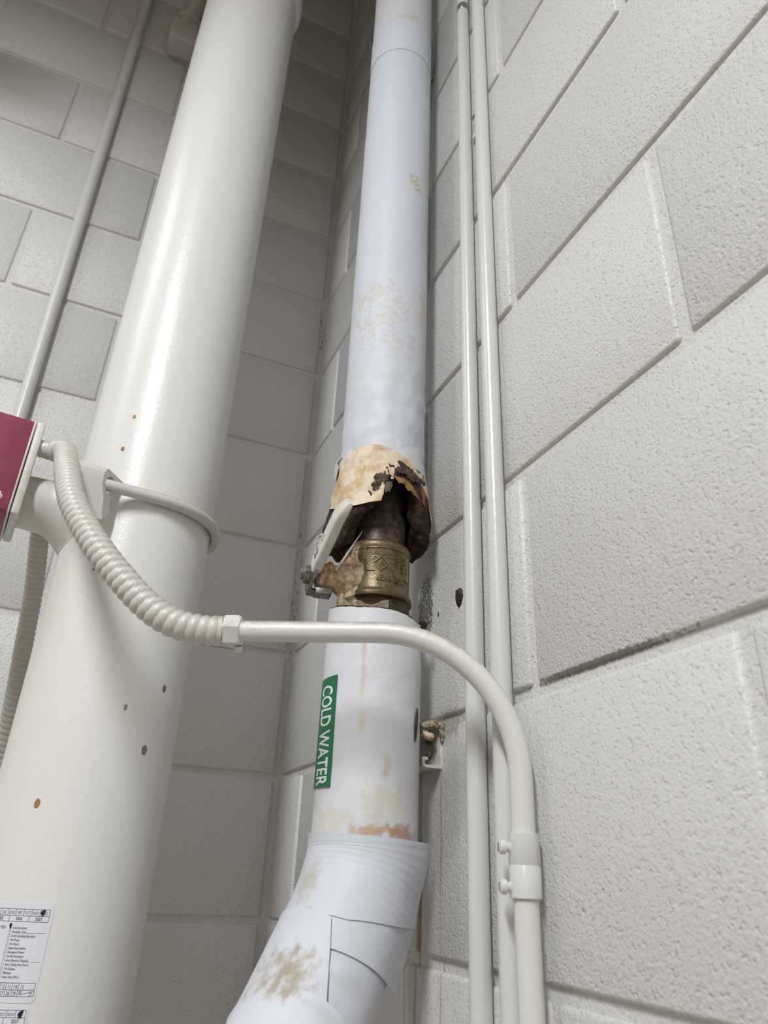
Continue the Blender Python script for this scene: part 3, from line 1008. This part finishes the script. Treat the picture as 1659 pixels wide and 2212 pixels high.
# soaked tan paper cone
TLOW = [(-180, 1.846), (-120, 1.848), (-100, 1.848), (-85, 1.8455), (-69, 1.8390), (-55, 1.8335), (-41, 1.8294), (-26, 1.8286), (-10, 1.8313), (1.5, 1.8328), (2.2, 1.840), (3.0, 1.8405), (3.6, 1.850), (5, 1.8640), (8.8, 1.8675), (11, 1.8610),
        (14, 1.8625), (17, 1.8650), (18, 1.8726), (24, 1.8740), (29, 1.8757), (34, 1.8725), (39, 1.8728), (46, 1.8708), (50, 1.867), (55, 1.8674), (62, 1.8625), (68, 1.8614), (75, 1.8563), (80, 1.850), (86, 1.838), (95, 1.830), (130, 1.825), (150, 1.83), (180, 1.846)]
THI = [(-180, 1.900), (-90, 1.8985), (-72, 1.9001), (-57, 1.9028), (-43, 1.9016), (-28, 1.9052), (-16, 1.9078), (-7, 1.9076), (2, 1.9045), (14, 1.8995), (30, 1.8936), (50, 1.8865), (72, 1.8816), (110, 1.885), (180, 1.900)]


def r_tan(p, z, t):
    q = wp(p, z, 0.05)
    flare = 0.0496 + 0.0085 * max(0.0, min(1.0, (1.905 - z) / 0.075)) ** 1.15
    dent = 0.0012 * nz(q, 55, 2) + 0.0008 * nz(q, 120, 4)
    notch = -0.0022 * math.exp(-((p + 78) / 14) ** 2) * math.exp(-((z - 1.885) / 0.009) ** 2)
    return flare + dent + notch


tn = sheet('torn_paper_wrap', 'tan', [x * 1.0 for x in range(-150, 131)], lambda p: lerp_table(TLOW, p) + 0.0006 * nz((p * .35, 1, 0), 1.0), lambda p: sum(lerp_table(THI, p + d_) for d_ in (-14, -7, 0, 7, 14)) / 5 + 0.0005 * nz((p * .2, 5, 0), 1.0), r_tan, cw, 26, 0.0008)
tn['label'] = 'tan, water-stained paper wrap torn open at its lower edge'
# pale curl at the left where the jacket peels away
v, f = sweep(smooth_path([wp(-62, 1.9035, .0502), wp(-75, 1.901, .0520), wp(-92, 1.895, .0535), wp(-100, 1.885, .0530)], 6), 0.0016, 10)
obj('peeled_edge', v, f, 'jacket_up', cw)
sheet('peeled_flap', 'jacket_low', [x * 2 - 112 for x in range(0, 22)], lambda p: 1.878 + 0.012 * abs((p + 95) / 22) ** 2, lambda p: 1.903, lambda p, z, t: 0.0515 + 0.0025 * math.sin(math.pi * t), cw, 8, 0.0006)
# ochre flap and dark scraps hanging in the tear
sheet('inner_paper_flap', 'ochre', [x * 1.0 for x in range(15, 76)], lambda p: lerp_table([(15, 1.864), (20, 1.858), (27, 1.859), (31, 1.852), (37, 1.8535), (40, 1.8495), (52, 1.848), (62, 1.845), (75, 1.838)], p) + 0.0012 * nz((p * .5, 2, 1), 1.0),
      lambda p: 1.885, lambda p, z, t: 0.0515 + 0.003 * (1 - t) + 0.0006 * nz(wp(p, z, .05), 140), cw, 8, 0.0006)
for i, (p0, p1, zm, hh, rr_, cu) in enumerate(((-8, 8, 1.8600, .0070, .0572, .0016), (-3, 13, 1.8520, .0100, .0545, .0), (15, 34, 1.8720, .0055, .0578, .0006), (28, 44, 1.8685, .0060, .0572, .001), (-10, 0, 1.8500, .0045, .0590, .002), (40, 58, 1.8680, .0040, .0570, .001))):
    n_ = 24

    def prof_(p, sg, i=i, p0=p0, p1=p1, hh=hh):
        u = (p - p0) / (p1 - p0)
        return sg * hh * (math.sin(math.pi * min(1, max(0, u))) ** 0.55) * (0.75 + 0.7 * nz((p * .45, i * 3.1, sg * 4), 1.0)) + 0.0012 * nz((p * 1.3, i, sg), 1.0)
    sheet('paper_scrap', 'scrap', [p0 + (p1 - p0) * k / n_ for k in range(n_ + 1)], lambda p: zm + 0.15 * hh * (p - p0) / (p1 - p0) + prof_(p, -1), lambda p: zm + 0.15 * hh * (p - p0) / (p1 - p0) + prof_(p, 1),
          lambda p, z, t: rr_ - cu * math.cos(math.pi * t) * 0.6 + 0.0009 * nz(wp(p, z, .05), 190, i), cw, 8, 0.0006)

# dark fibreglass inside the cone
FLOW = [(-180, 1.79), (-120, 1.800), (-95, 1.802), (-80, 1.797), (-65, 1.792), (-50, 1.792), (-42, 1.800), (-34, 1.814), (-26, 1.820), (-16, 1.824), (-8, 1.830), (0, 1.848), (8, 1.858), (20, 1.862), (40, 1.860), (50, 1.846), (58, 1.828), (66, 1.818), (80, 1.811), (100, 1.807), (140, 1.803), (180, 1.80)]
v, f = [], []
phs = [x * 2.5 - 180 for x in range(144)]
prf = 26
for p in phs:
    lo = lerp_table(FLOW, p)
    side = math.exp(-((p + 92) / 34) ** 2)
    ro = 0.0545 + 0.0050 * side
    ri = 0.0345 + (0.006 if -20 < p < 60 else 0.0)
    pts = []
    for i in range(10):
        t = i / 9
        z = 1.895 + (lo + 0.004 - 1.895) * t
        pts.append((0.0485 + (ro - 0.0485) * min(1, t * 1.3), z))
    for i in range(1, 7):
        t = i / 6
        pts.append((ro + (ri - ro) * t, lo + 0.010 * t * t))
    for i in range(1, 11):
        t = i / 10
        pts.append((ri - 0.001 * t, lo + 0.010 + (1.895 - lo - 0.010) * t))
    for i, (r_, z_) in enumerate(pts):
        q = wp(p, z_, r_)
        k = 1.0 if i > 5 else i / 6
        dr = (0.0024 * nz(q, 85) + 0.0018 * nz(q, 190, 3) + 0.0012 * nz(q, 420, 6)) * k
        dz = (0.0032 * nz(q, 110, 9) + 0.0022 * nz(q, 260, 12)) * k
        v.append(wp(p, z_ + dz, r_ + (dr if i < 16 else dr * 0.5)))
for a in range(len(phs)):
    b = (a + 1) % len(phs)
    for i in range(prf - 1):
        f.append((a * prf + i, b * prf + i, b * prf + i + 1, a * prf + i + 1))
fb = obj('fibreglass', v, f, 'fibre', cw)
fb['label'] = 'dark brown soaked fibreglass'
# loose strands
mb = MB()
rnd = random.Random(3)
for i in range(60):
    p = rnd.choice([rnd.uniform(-115, -20), rnd.uniform(45, 110), rnd.uniform(-115, -70)])
    lo = lerp_table(FLOW, p)
    z = lo + rnd.uniform(-0.001, 0.02 if p < -60 else 0.006)
    q = wp(p, z, 0.0545 + (0.005 if p < -60 else 0))
    d = Vector((rnd.uniform(-1, 1), rnd.uniform(-1, 1), rnd.uniform(-1.2, 0.4))).normalized()
    o_ = (q - Vector((wx, wy, z))).normalized()
    L = rnd.uniform(0.004, 0.010)
    pth = [q - o_ * 0.003, q + o_ * L * 0.3 + d * L * 0.2, q + o_ * L * 0.35 + d * L * 0.7]
    mb.add(*sweep(smooth_path(pth, 3), 0.00022, 4, False))
so = mb.build('loose_strands', 'fibre', cw)
so['kind'] = 'stuff'

# bare pipe inside, lower insulation
obj('steel_pipe', *sweep([(wx, wy, z) for z in (1.8368, 1.86, 1.9, 2.0)], 0.0265, 40), 'nipple', cw)
obj('steel_pipe', *sweep([(wx, wy, z) for z in (1.56, 1.65, 1.7212)], 0.0265, 40), 'nipple', cw)
LTOP = [(-180, 1.730), (-100, 1.729), (-74, 1.7283), (-42, 1.7240), (-17, 1.7203), (5, 1.7201), (22, 1.7195), (42, 1.7175), (61, 1.7150), (86, 1.7165), (130, 1.725), (180, 1.730)]


def r_low(p, z, t):
    q = wp(p, z, JR)
    return JR + 0.0006 * nz(q, 26, 4) + 0.0004 * nz(q, 70, 2)


lj = sheet('jacket', 'jacket_low', FULL, lambda p: 1.512, lambda p: lerp_table(LTOP, p) + 0.0006 * nz((p * .12, 3, 0), 1.0), r_low, cw, 60, closed=True)
lj['label'] = 'lower white jacket with rust stains along its bottom edge'
# fibreglass rim at its top
v, f = [], []
phs = [x * 4 - 180 for x in range(90)]
prf = 7
for p in phs:
    top = lerp_table(LTOP, p)
    bump_ = 0.007 * math.exp(-((p - 84) / 9) ** 2)
    for i, (r_, z_) in enumerate(((0.0468, top - 0.02), (0.0470, top - 0.001), (0.0474 + bump_ * .3, top + 0.0012 + bump_ * .5), (0.0440, top + 0.0018 + bump_ * .4), (0.040, top + 0.001), (0.036, top - 0.002), (0.034, top - 0.02))):
        q = wp(p, z_, r_)
        k = 1 if 1 < i < 6 else 0
        v.append(wp(p, z_ + 0.0012 * nz(q, 200) * k, r_ + 0.001 * nz(q, 240, 4) * k))
for a in range(len(phs)):
    b = (a + 1) % len(phs)
    for i in range(prf - 1):
        f.append((a * prf + i, b * prf + i, b * prf + i + 1, a * prf + i + 1))
obj('fibreglass_rim', v, f, 'fibre', cw)
# brown chunk on the rim beside the wall
v, f = lathe(wp(82, 1.7185, 0.0495), (0.3, -0.2, 1), [(0.001, -0.006), (0.004, -0.004), (0.0048, 0), (0.004, 0.003), (0.001, 0.005)], 14)
obj('fibre_chunk', [p + Vector((nz(p, 400), nz(p, 400, 2), nz(p, 400, 5))) * 0.002 for p in v], f, 'fibre', cw)
# dark slit in the jacket beside the strut
v, f = [], []
for i in range(13):
    t = i / 12
    z = 1.632 - 0.032 * t
    wd = 4.0 * math.sin(math.pi * t) ** 0.7 + 0.3
    p = 66 - 5 * t
    v += [wp(p - wd, z, JR + 0.0010), wp(p + wd, z, JR + 0.0010), wp(p - wd, z, JR - 0.001), wp(p + wd, z, JR - 0.001)]
for i in range(12):
    a = i * 4
    f += [(a, a + 1, a + 5, a + 4), (a + 2, a + 6, a + 7, a + 3), (a, a + 4, a + 6, a + 2), (a + 1, a + 3, a + 7, a + 5)]
obj('jacket_tear', v, f, 'scrap', cw)

# green COLD WATER label
LR = JR + 0.0011
lab_v, lab_f = [], []
n_ = 16
phl = lambda t, z: lerp_table([(1.556, -80.3), (1.657, -76.0)], z) + t * (-41.8 - lerp_table([(1.556, -80.3), (1.657, -76.0)], z))
for k in (0, 1):
    for i in range(n_ + 1):
        for j in range(2):
            z = 1.5566 + 0.0995 * j
            lab_v.append(wp(phl(i / n_, z), z - 0.0012 * (1 - i / n_) * (1 if j else -0.6), LR - k * 0.0009))
m_ = 2 * (n_ + 1)
for i in range(n_):
    lab_f += [(2 * i, 2 * i + 2, 2 * i + 3, 2 * i + 1), (m_ + 2 * i, m_ + 2 * i + 1, m_ + 2 * i + 3, m_ + 2 * i + 2), (2 * i, m_ + 2 * i, m_ + 2 * i + 2, 2 * i + 2), (2 * i + 1, 2 * i + 3, m_ + 2 * i + 3, m_ + 2 * i + 1)]
lab_f += [(0, 1, m_ + 1, m_), (m_ - 2, 2 * m_ - 2, 2 * m_ - 1, m_ - 1)]
lb_o = obj('pipe_label', lab_v, lab_f, 'green', cw, smooth=False)
lb_o['label'] = 'green label with white lettering running down the pipe'


def wput(phi0, s, z, h):
    return wp(phi0 + math.degrees(s / LR), z, LR + h)


mb = MB()
tv, tf = text2d('COLD WATER', 0.0198, 0, 0.00035, 'LEFT', 1.0)
x0, x1 = min(p[0] for p in tv), max(p[0] for p in tv)
y0, y1 = min(p[1] for p in tv), max(p[1] for p in tv)
Lw, Hw = 0.0895, math.radians(22.5) * LR
tv = [((x - x0) / (x1 - x0) * Lw, (y - y0) / (y1 - y0) * Hw, 0) for x, y, z in tv]
# lettering runs downwards: text x -> -z, text up -> to the right
bmt = bmesh.new()
bvs = [bmt.verts.new(p) for p in tv]
for q in tf:
    try:
        bmt.faces.new([bvs[i_] for i_ in q])
    except ValueError:
        pass
for k_ in range(1, 10):
    bmesh.ops.bisect_plane(bmt, geom=list(bmt.verts) + list(bmt.edges) + list(bmt.faces), plane_co=(0, Hw * k_ / 10, 0), plane_no=(0, 1, 0))
bmt.verts.index_update()
mb.add([wput(-69.0, p.co.y, 1.6475 - p.co.x, 0.00025) for p in bmt.verts], [tuple(q.index for q in fc.verts) for fc in bmt.faces])
bmt.free()
mb.build('lettering', 'letter', lb_o, smooth=False)

# elbow at the bottom
EP = smooth_path([(wx, wy, 1.60), (wx, wy, 1.53), (wx - 0.002, wy - 0.0015, 1.495), (-0.088, -0.5575, 1.453), (-0.126, -0.583, 1.388), (-0.166, -0.610, 1.325), (-0.190, -0.626, 1.265), (-0.193, -0.628, 1.20), (-0.193, -0.628, 1.0), (-0.193, -0.628, 0.0)], 10)
EPr, EPL = resample(EP, 0.004)


def elbow_sheet(name, mat, s0, s1, ph0, ph1, rfun, thick=0.0008, cut0=None, cut1=None, nph=60, ns=44, tw=0.0):
    """part of the elbow wrapping: s along the path (m), ph as angle from the viewing side"""
    fr = frames(EPr)
    st = EPL / (len(EPr) - 1)

    def at(s):
        x = max(0, min(len(fr) - 1.001, s / st))
        i = int(x)
        t = x - i
        return fr[i][0].lerp(fr[i + 1][0], t), fr[i][1].lerp(fr[i + 1][1], t).normalized()
    v, f = [], []
    for k in (0, 1):
        for a in range(nph + 1):
            ph = ph0 + (ph1 - ph0) * a / nph
            fa = a / nph
            sa = s0 + (cut0(ph) if cut0 else 0)
            sb = s1 + (cut1(ph) if cut1 else 0)
            for i in range(ns + 1):
                t = i / ns
                p, tg = at(sa + (sb - sa) * t)
                front = Vector((CD.x, CD.y, 0))
                front = (front - tg * front.dot(tg)).normalized()
                right = tg.cross(front).normalized()
                if right.dot(Vector((RT.x, RT.y, 0))) < 0:
                    right = -right
                ph_ = ph + tw * t * fa
                r_ = rfun(ph, sa + (sb - sa) * t, t) - k * thick
                v.append(p + (front * math.cos(R(ph_)) + right * math.sin(R(ph_))) * r_)
    m = ns + 1
    base = (nph + 1) * m
    for a in range(nph):
        for i in range(ns):
            q = (a * m + i, (a + 1) * m + i, (a + 1) * m + i + 1, a * m + i + 1)
            f.append(q)
            f.append(tuple(base + x for x in reversed(q)))
        f.append((a * m, base + a * m, base + (a + 1) * m, (a + 1) * m))
        f.append((a * m + m - 1, (a + 1) * m + m - 1, base + (a + 1) * m + m - 1, base + a * m + m - 1))
    for a in (0, nph):
        for i in range(ns):
            f.append((a * m + i, a * m + i + 1, base + a * m + i + 1, base + a * m + i))
    return obj(name, v, f, mat, cw)


def rib(s, k=0.0003, p=0.0075):
    return k * abs(math.sin(math.pi * s / p)) ** 6


S_TOP = 1.60 - 1.5195
elbow_sheet('elbow_core', 'sheet', 0.08, EPL - 0.001, -180, 180, lambda ph, s, t: 0.0455 + rib(s, .0003), ns=220)
sh1 = elbow_sheet('elbow_sleeve', 'sheet', S_TOP, S_TOP + 0.092, -160, 90,
                  lambda ph, s, t: 0.0503 + rib(s) + 0.0065 * max(0, (ph - 55) / 35) ** 2 + 0.0005 * nz((ph * .03, s * 40, 0), 1.0) + 0.0012 * max(0, (ph - 45) / 40) * math.sin(s * 90),
                  cut0=lambda ph: 0.004 * max(0, (ph + 20) / 110) - 0.002 * max(0, (-ph - 40) / 60), cut1=lambda ph: -0.036 * (ph / 90) if ph > 0 else -0.012 * (ph / 90))
sh1['label'] = 'white ribbed sheet with its free edge standing off the pipe'
elbow_sheet('elbow_sleeve', 'sheet', S_TOP + 0.045, S_TOP + 0.116, -160, 92,
            lambda ph, s, t: 0.0491 + rib(s) + 0.0065 * max(0, (ph - 58) / 34) ** 2 + 0.0004 * nz((ph * .03, s * 40, 6), 1.0),
            cut1=lambda ph: -0.012 * (ph / 90))
elbow_sheet('elbow_patch', 'patch', S_TOP + 0.090, S_TOP + 0.200, -128, -14,
            lambda ph, s, t: 0.0518 + 0.0007 * nz((ph * .04, s * 50, 3), 1.0) + 0.007 * max(0, (-ph - 96) / 32) * (0.5 + nz((s * 70, 2, 2), 1.0)),
            cut0=lambda ph: 0.006 * (ph + 80) / 70, tw=42)
elbow_sheet('elbow_lower_sleeve', 'sheet', S_TOP + 0.095, S_TOP + 0.24, -170, 100,
            lambda ph, s, t: 0.0473 + rib(s, .0004, .009) + 0.0030 * math.exp(-((ph - 8) / 16) ** 2) * math.exp(-((s - S_TOP - .128) / .006) ** 2))
sh3 = elbow_sheet('elbow_end_cuff', 'patch', S_TOP + 0.152, S_TOP + 0.25, -70, 48,
                  lambda ph, s, t: 0.0530 + 0.0022 * math.exp(-((s - S_TOP - .155) / .006) ** 2) + 0.001 * nz((ph * .05, s * 60, 8), 1.0), cut0=lambda ph: 0.022 * ((ph - 2) / 50) ** 2)

# ------------------------------------------------------------------ ball valve
VZ = 1.7655
bv = empty('ball_valve', (wx, wy, 1.7265), 'corroded brass ball valve between the torn insulation ends', 'valve')
zb = 1.7245
prof = [(0.0300, 0.0), (0.0300, 0.004), (0.0335, 0.0115), (0.0345, 0.0125), (0.0372, 0.0140), (0.0378, 0.0165), (0.0372, 0.0195), (0.0350, 0.0215), (0.0344, 0.0240), (0.0344, 0.0660), (0.0350, 0.0675), (0.0356, 0.0695), (0.0352, 0.0730), (0.0335, 0.0755), (0.0300, 0.0775), (0.0272, 0.0780)]
bd = obj('body', *lathe((wx, wy, zb), (0, 0, 1), prof, 72), 'brass', bv)
obj('hexagonal_end', *lathe((wx, wy, 1.7215), (0, 0, 1), [(0.0335, 0.0), (0.0352, 0.001), (0.0352, 0.0125), (0.0335, 0.0135)], 48, hexa), 'brass', bv)
obj('upper_collar', *lathe((wx, wy, 1.8015), (0, 0, 1), [(0.0270, 0), (0.0286, 0.001), (0.0286, 0.0165), (0.0278, 0.0178), (0.0278, 0.0188), (0.0290, 0.0195), (0.0290, 0.0330), (0.0282, 0.0345), (0.0265, 0.035)], 56), 'nipple', bv)


def vput(phi0, s, z, h):
    return wp(phi0 + math.degrees(s / VR), z, VR + h)


VR = 0.0346
em = MB()


def emboss(s, phi, z, size, rot, xs=1.0, bold=0.0002):
    tv, tf = text2d(s, size, 0.0006, bold, 'CENTER', xs)
    ym = (min(p[1] for p in tv) + max(p[1] for p in tv)) / 2
    tv = [(x, y - ym, zz) for x, y, zz in tv]
    em.add(wrapped(tv, lambda a, b, h: vput(phi, a, b, h), rot, (0, z), 0.0002), tf)


emboss('2"', -3, 1.7815, 0.0105, R(90))
emboss('LF', 23, 1.7832, 0.0090, R(90))
emboss('600', 36, 1.7765, 0.0085, R(90))
emboss('WOG', 50, 1.7745, 0.0080, R(90))
emboss('150 WSP', 24, 1.7573, 0.0082, R(180))
emboss('NS', 6.5, 1.7722, 0.0060, R(35))


def ridge(p0, z0, p1, z1, wd=0.0005, h=0.0009):
    n = 10
    g = math.degrees(1 / VR)
    dp, dz = R(p1 - p0) * VR, z1 - z0
    L = math.hypot(dp, dz)
    ox, oz = -dz / L * wd, dp / L * wd
    v, f = [], []
    for i in range(n + 1):
        t = i / n
        p, z = p0 + (p1 - p0) * t, z0 + (z1 - z0) * t
        for sg in (1, -1):
            for hh in (h, -0.0005):
                v.append(wp(p + sg * ox * g, z + sg * oz, VR + hh))
    for i in range(n):
        a = i * 4
        f += [(a, a + 4, a + 6, a + 2), (a + 1, a + 3, a + 7, a + 5), (a, a + 1, a + 5, a + 4), (a + 2, a + 6, a + 7, a + 3)]
    f += [(0, 2, 3, 1), (n * 4, n * 4 + 1, n * 4 + 3, n * 4 + 2)]
    em.add(v, f)


dm = [(6.5, 1.7800), (18.5, 1.7722), (6.5, 1.7648), (-7.0, 1.7728)]
for a, b in zip(dm, dm[1:] + dm[:1]):
    ridge(*a, *b, 0.00045)
for a, b in (((-21.9, 1.7905), (-21.9, 1.7655)), ((-21.9, 1.7655), (-4, 1.7648)), ((-21.9, 1.7905), (50, 1.7905)), ((66, 1.7870), (66, 1.7600)), ((66, 1.7600), (52, 1.7610)), ((-45, 1.7905), (-21.9, 1.7905))):
    ridge(*a, *b, 0.0005)
em.build('raised_lettering', 'brass', bd, smooth=False)
# shoulder towards the stem, crusted with old paint
SDIR = Vector((-0.985, 0.17, 0)).normalized()
SO = Vector((wx, wy, 1.7640))
shv, shf = lathe(SO, SDIR, [(0.0290, 0.012), (0.0280, 0.024), (0.0245, 0.0335), (0.0185, 0.040), (0.0150, 0.044), (0.0142, 0.0475), (0.0160, 0.049), (0.0162, 0.053), (0.0140, 0.055), (0.0135, 0.060), (0.0120, 0.0625)], 40)
shv = [p + Vector((nz(p, 130), nz(p, 130, 3), nz(p, 130, 6))) * 0.0013 for p in shv]
bn = obj('stem_bonnet', shv, shf, 'cream_crust', bv)
# shoulder down to the lower end
v, f = sweep(smooth_path([SO + SDIR * 0.026 + UP * 0.004, SO + SDIR * 0.0285 - UP * 0.012, SO + SDIR * 0.0290 - UP * 0.028, SO + SDIR * 0.026 - UP * 0.038], 5), [0.0115] * 6 + [0.012] * 5 + [0.0115] * 5, 18)
obj('lower_shoulder', [p + Vector((nz(p, 130), nz(p, 130, 3), nz(p, 130, 6))) * 0.0015 for p in v], f, 'cream_crust', bv)
# stem, nuts, stop
obj('stem', *lathe(SO, SDIR, [(0.0085, 0.050), (0.0085, 0.072), (0.0060, 0.0725), (0.0060, 0.0800), (0.005, 0.081)], 24), 'steel', bv)
obj('stem_nut', *lathe(SO, SDIR, [(0.0088, 0.0705), (0.0098, 0.0715), (0.0098, 0.0765), (0.0088, 0.0775)], 36, hexa), 'steel', bv)
obj('packing_nut', *lathe(SO, SDIR, [(0.0112, 0.0575), (0.0122, 0.0585), (0.0122, 0.0645), (0.0112, 0.065)], 36, hexa), 'steel', bv)
# lever handle: steel strap with white sleeve, swung towards the viewer
HD = Vector((0.05, -0.855, 0.515)).normalized()
HW = SDIR.cross(HD).normalized()
HN = HD.cross(HW).normalized()
if HN.dot(SDIR) < 0:
    HN = -HN
HO = SO + SDIR * 0.0675
strap = [(-0.016, -0.010), (-0.010, -0.0155), (0.008, -0.0145), (0.020, -0.0095), (0.055, -0.0085), (0.055, 0.0085), (0.020, 0.0095), (0.008, 0.0145), (-0.010, 0.0155), (-0.016, 0.010)]
hv, hf = prism(strap, HO, HD, HW, HN, 0.003)
hs = obj('handle', hv, hf, 'steel', bv, smooth=False)
for a in (-1, 1):
    obj('stop_tab', *bevel_box(HO - HD * 0.012 + HW * 0.0125 * a - HN * 0.005, HD, HW, HN, 0.0045, 0.0025, 0.008, 0.0008, 1), 'steel', hs, smooth=False)
obj('stop_plate', *bevel_box(SO + SDIR * 0.056 - UP * 0.0185, SDIR, SDIR.cross(UP), UP, 0.0085, 0.0085, 0.0035, 0.0015, 2), 'steel', bv)
secs = [(0.011, 0.0105, 0.0050, 0), (0.016, 0.0114, 0.0056, 0), (0.06, 0.0116, 0.0056, 0.0005), (0.076, 0.0114, 0.0054, 0.0010), (0.086, 0.0100, 0.0048, -0.0005), (0.0935, 0.0080, 0.0040, -0.0020), (0.0965, 0.0046, 0.0026, -0.0025)]
v, f = [], []
SG = 24
for l, hw, hn, bend in secs:
    for j in range(SG):
        a = 2 * math.pi * j / SG
        ca, sa = math.cos(a), math.sin(a)
        sgn = lambda x: (1 if x >= 0 else -1)
        q = 0.45
        v.append(HO + HD * l + HW * (hw * sgn(ca) * abs(ca) ** q) + HN * (0.0015 + bend + hn * sgn(sa) * abs(sa) ** q))
for i in range(len(secs) - 1):
    for j in range(SG):
        f.append((i * SG + j, i * SG + (j + 1) % SG, (i + 1) * SG + (j + 1) % SG, (i + 1) * SG + j))
f += [tuple(range(SG)), tuple((len(secs) - 1) * SG + j for j in range(SG))]
slv = obj('sleeve', v, f, 'sleeve', hs, angle=35)
slv['label'] = 'white plastic handle sleeve with worn teal print'
mb = MB()
for s_, l0, sz, sx in (('FS', 0.022, 0.012, 1.0), ('PLB', 0.043, 0.006, 1.0)):
    tv, tf = text2d(s_, sz, 0, 0.0002, 'LEFT', sx)
    ym = (min(p[1] for p in tv) + max(p[1] for p in tv)) / 2
    mb.add([HO + HD * (l0 + x) + HW * (-(y - ym)) + HN * 0.0075 for x, y, z in tv], tf)
mb.build('worn_print', 'blueprint', slv, smooth=False)
# white sliver of torn jacket between valve shoulder and insulation
obj('jacket_sliver', *prism([(-0.0035, -0.022), (0.0, -0.0235), (0.0040, 0.020), (0.0030, 0.0225)], wp(-52, 1.7900, 0.0385), Vector((RT.x, RT.y, 0)) + UP * 0.35, UP + Vector((RT.x, RT.y, 0)) * 0.45, Vector((CD.x, CD.y, 0)), 0.0008), 'jacket_low', cw, smooth=False)

# ------------------------------------------------------------------ scraps of insulation stuck to the right wall
for (y, z, s, lab) in ((-0.6000, 1.7440, 0.0062, 'dark brown insulation scrap stuck against the conduit'), (-0.5525, 1.7395, 0.0022, 'tiny dark insulation crumb stuck on the right wall below the scrap')):
    v, f = lathe((0.001, y, z), (-1, 0, 0), [(s * .5, -0.001), (s, 0.0), (s * .95, s * .4), (s * .5, s * .75), (s * .1, s * .85)], 14)
    v = [Vector((p.x, p.y, z + (p.z - z) * 1.7)) + Vector((nz(p, 350), nz(p, 350, 2), nz(p, 350, 5))) * s * 0.35 for p in v]
    tag(obj('insulation_scrap', v, f, 'fibre', origin=(0, y, z)), lab, 'insulation', 'insulation scraps on the wall')
